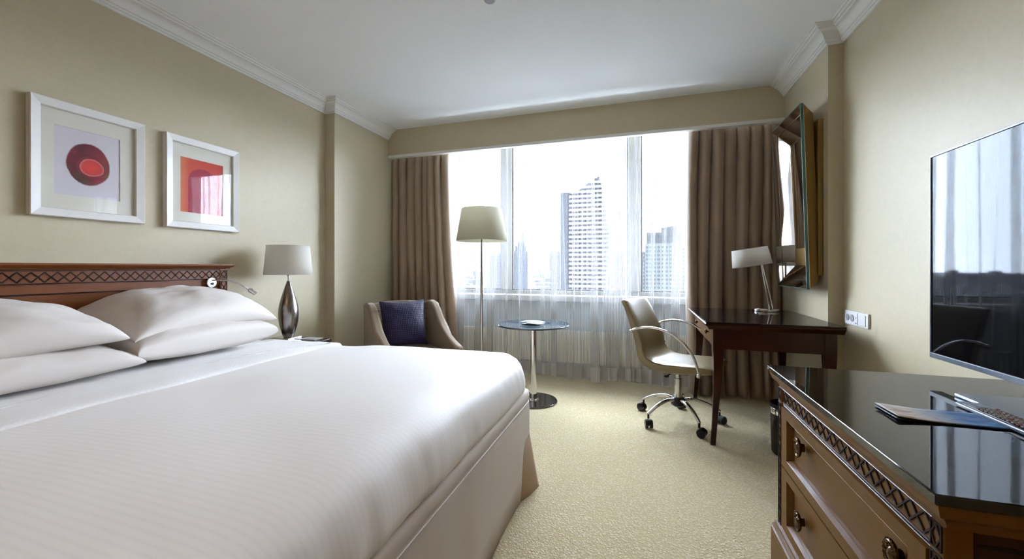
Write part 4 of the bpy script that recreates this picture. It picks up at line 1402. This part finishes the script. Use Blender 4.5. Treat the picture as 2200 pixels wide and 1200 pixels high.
def drawer(z0, z1, knobz):
    y0, y1 = BY0 + .038, BY1 - .038
    X = FX + .002
    # raised surround with a moulded recess around a flat panel
    ins = [(0, .0), (-.010, .001), (-.010, .048), (-.004, .052), (-.006, .056), (.000, .060), (-.001, .064), (.006, .068)]
    vs, fs = [], []
    for d, i in ins:
        iz = i * .62
        vs += [(X + d, y0 + i, z0 + iz), (X + d, y1 - i, z0 + iz), (X + d, y1 - i, z1 - iz), (X + d, y0 + i, z1 - iz)]
    for k in range(len(ins) - 1):
        for i in range(4):
            j = (i + 1) % 4
            fs.append((k * 4 + i, k * 4 + j, (k + 1) * 4 + j, (k + 1) * 4 + i))
    b = (len(ins) - 1) * 4
    fs.append((b, b + 1, b + 2, b + 3))
    vs += [(X + .012, y0, z0), (X + .012, y1, z0), (X + .012, y1, z1), (X + .012, y0, z1)]
    c = len(ins) * 4
    for i in range(4):
        j = (i + 1) % 4
        fs.append((i, j, c + j, c + i))
    fs.append((c, c + 1, c + 2, c + 3))
    d = build(MB().add(vs, fs), 'drawer', M['wood_dresser'], ds)
    for y in (.926, 1.392):
        kb = MB()
        def kp(r, x, a):
            return (FX - x, y + r * .80 * cos(a), knobz + r * sin(a))
        prof = [(.012, -.004), (.012, .006), (.024, .008), (.0275, .011), (.0275, .014), (.024, .0165), (.019, .0135), (.014, .0125), (.012, .015), (.006, .0175), (.001, .018)]
        n = 36
        vs2 = [kp(r, x, 2 * pi * i / n) for r, x in prof for i in range(n)]
        fs2 = [(k * n + i, k * n + (i + 1) % n, (k + 1) * n + (i + 1) % n, (k + 1) * n + i) for k in range(len(prof) - 1) for i in range(n)]
        kb.add(vs2, fs2)
        for i in range(8):
            a = 2 * pi * i / 8
            kb.ball(kp(.0165, .0145, a), .0028, 8)
        for i in range(20):
            a = 2 * pi * i / 20
            kb.ball(kp(.0272, .0145, a), .0022, 6)
        build(kb, 'knob', M['brass'], d, smooth=40)
drawer(.428, .620, .550)
drawer(.222, .424, .332)
build(MB().box(FX + .004, FX + .012, BY0 + .034, BY1 - .034, .4245, .4275), 'drawer_gap', M['wood_dark'], ds)
pl = [(-.05, 0), (.022, 0), (.022, .186), (.018, .190), (.020, .196), (.012, .206), (.013, .212), (.004, .222), (-.05, .222)]
build(MB().sweep(pl, [(RX1, BY0), (FX, BY0), (FX, BY1), (RX1, BY1)], [(0, -1), (-1, -1), (-1, 1), (0, 1)]), 'plinth', M['wood_dresser'], ds, smooth=30)
# near side panel
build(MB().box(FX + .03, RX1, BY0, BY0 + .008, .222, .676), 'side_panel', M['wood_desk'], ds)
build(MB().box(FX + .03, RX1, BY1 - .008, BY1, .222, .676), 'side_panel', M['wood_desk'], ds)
build(MB().box(FX + .034, RX1, BY0 - .002, BY0 + .001, .655, .660), 'side_bead', M['wood_dark'], ds)

# ------------------------------------------------------------------ television, remote, magazine
TXs = .886
tv = thing('television', 'large flat screen television standing on the black glass dresser top', 'television', (.90, 1.10, .740))
TY0, TY1, TZ0, TZ1 = .50, 1.641, .794, 1.436
build(MB().box(TXs + .003, TXs + .030, TY0 + .002, TY1 - .002, TZ0 + .002, TZ1 - .002), 'housing', M['black_plastic'], tv, bevel=.004)
build(MB().box(TXs + .001, TXs + .004, TY0 + .006, TY1 - .006, TZ0 + .016, TZ1 - .006), 'screen', M['black_gloss'], tv)
mb = MB().box(TXs - .002, TXs + .028, TY0, TY1, TZ0, TZ0 + .015).box(TXs - .002, TXs + .028, TY0, TY1, TZ1 - .0065, TZ1)
mb.box(TXs - .002, TXs + .028, TY1 - .005, TY1, TZ0 + .015, TZ1 - .0065).box(TXs - .002, TXs + .028, TY0, TY0 + .005, TZ0 + .015, TZ1 - .0065)
build(mb, 'bezel', M['silver_plastic'], tv, bevel=.001)
build(MB().box(.90, .925, 1.03, 1.11, .748, .84), 'neck', M['silver_plastic'], tv, bevel=.006)
build(MB().box(.790, 1.03, .80, 1.372, .7405, .7495), 'stand_plate', M['slate_metal'], tv, bevel=.003, label='flat silver base plate')
rm = thing('remote_control', 'slim silver edged remote control with pale keys lying along the television base', 'remote control', (.762, 1.165, .7405))
RZ = .7405
build(MB().box(.738, .786, 1.06, 1.279, RZ, RZ + .010), 'body', M['silver_plastic'], rm, bevel=.003)
face = build(MB().box(.7405, .784, 1.065, 1.275, RZ + .0095, RZ + .0125), 'face', M['black_gloss'], rm, bevel=.001)
kk = 0
for i in range(13):
    for j in range(4):
        y = 1.218 - i * .0115
        x = .7455 + j * .0105
        build(MB().box(x, x + .0072, y, y + .0065, RZ + .0125, RZ + .0148), 'key', M['key_red'] if (i * 4 + j) % 11 == 3 else M['key_light'], face)
mg = thing('magazine', 'printed magazine with a blue corner lying under the remote on the dresser', 'magazine', (.645, 1.165, .7405))
def mgf(u, v, top=True):
    x = -.098 + .196 * u
    y = -.048 + .096 * v
    lift = .0065 * max(0, (0.45 - u) / .45) ** 1.3 + .0007 * sin(v * 9) * max(0, (.5 - u))
    return (x - .006 * (1 - v) * 0, y, (.0026 if top else .0004) + lift * (1 if top else .0))
build(MB().grid(lambda u, v: mgf(u, v, True), 24, 10), 'cover', M['magazine'], mg, smooth=1, solid=.0004, local=True)
build(MB().grid(lambda u, v: (mgf(u, v, False)[0], mgf(u, v, False)[1], .0009 + .25 * (mgf(u, v, True)[2] - .0026)), 24, 10), 'inner_pages', M['paper_dark'], mg, smooth=1, solid=.0012, local=True)

# ------------------------------------------------------------------ ceiling detector
cd = thing('ceiling_sprinkler', 'small round white sprinkler cap on the ceiling', 'sprinkler', (-.775, 2.05, CEIL))
build(MB().lathe([(.036, -.004), (.036, 0)], 40, (-.775, 2.05, CEIL)), 'flange', M['outlet'], cd, smooth=30)
build(MB().lathe([(.024, -.014), (.029, -.011), (.030, -.004)], 40, (-.775, 2.05, CEIL)), 'cap', M['outlet_grey'], cd, smooth=30)
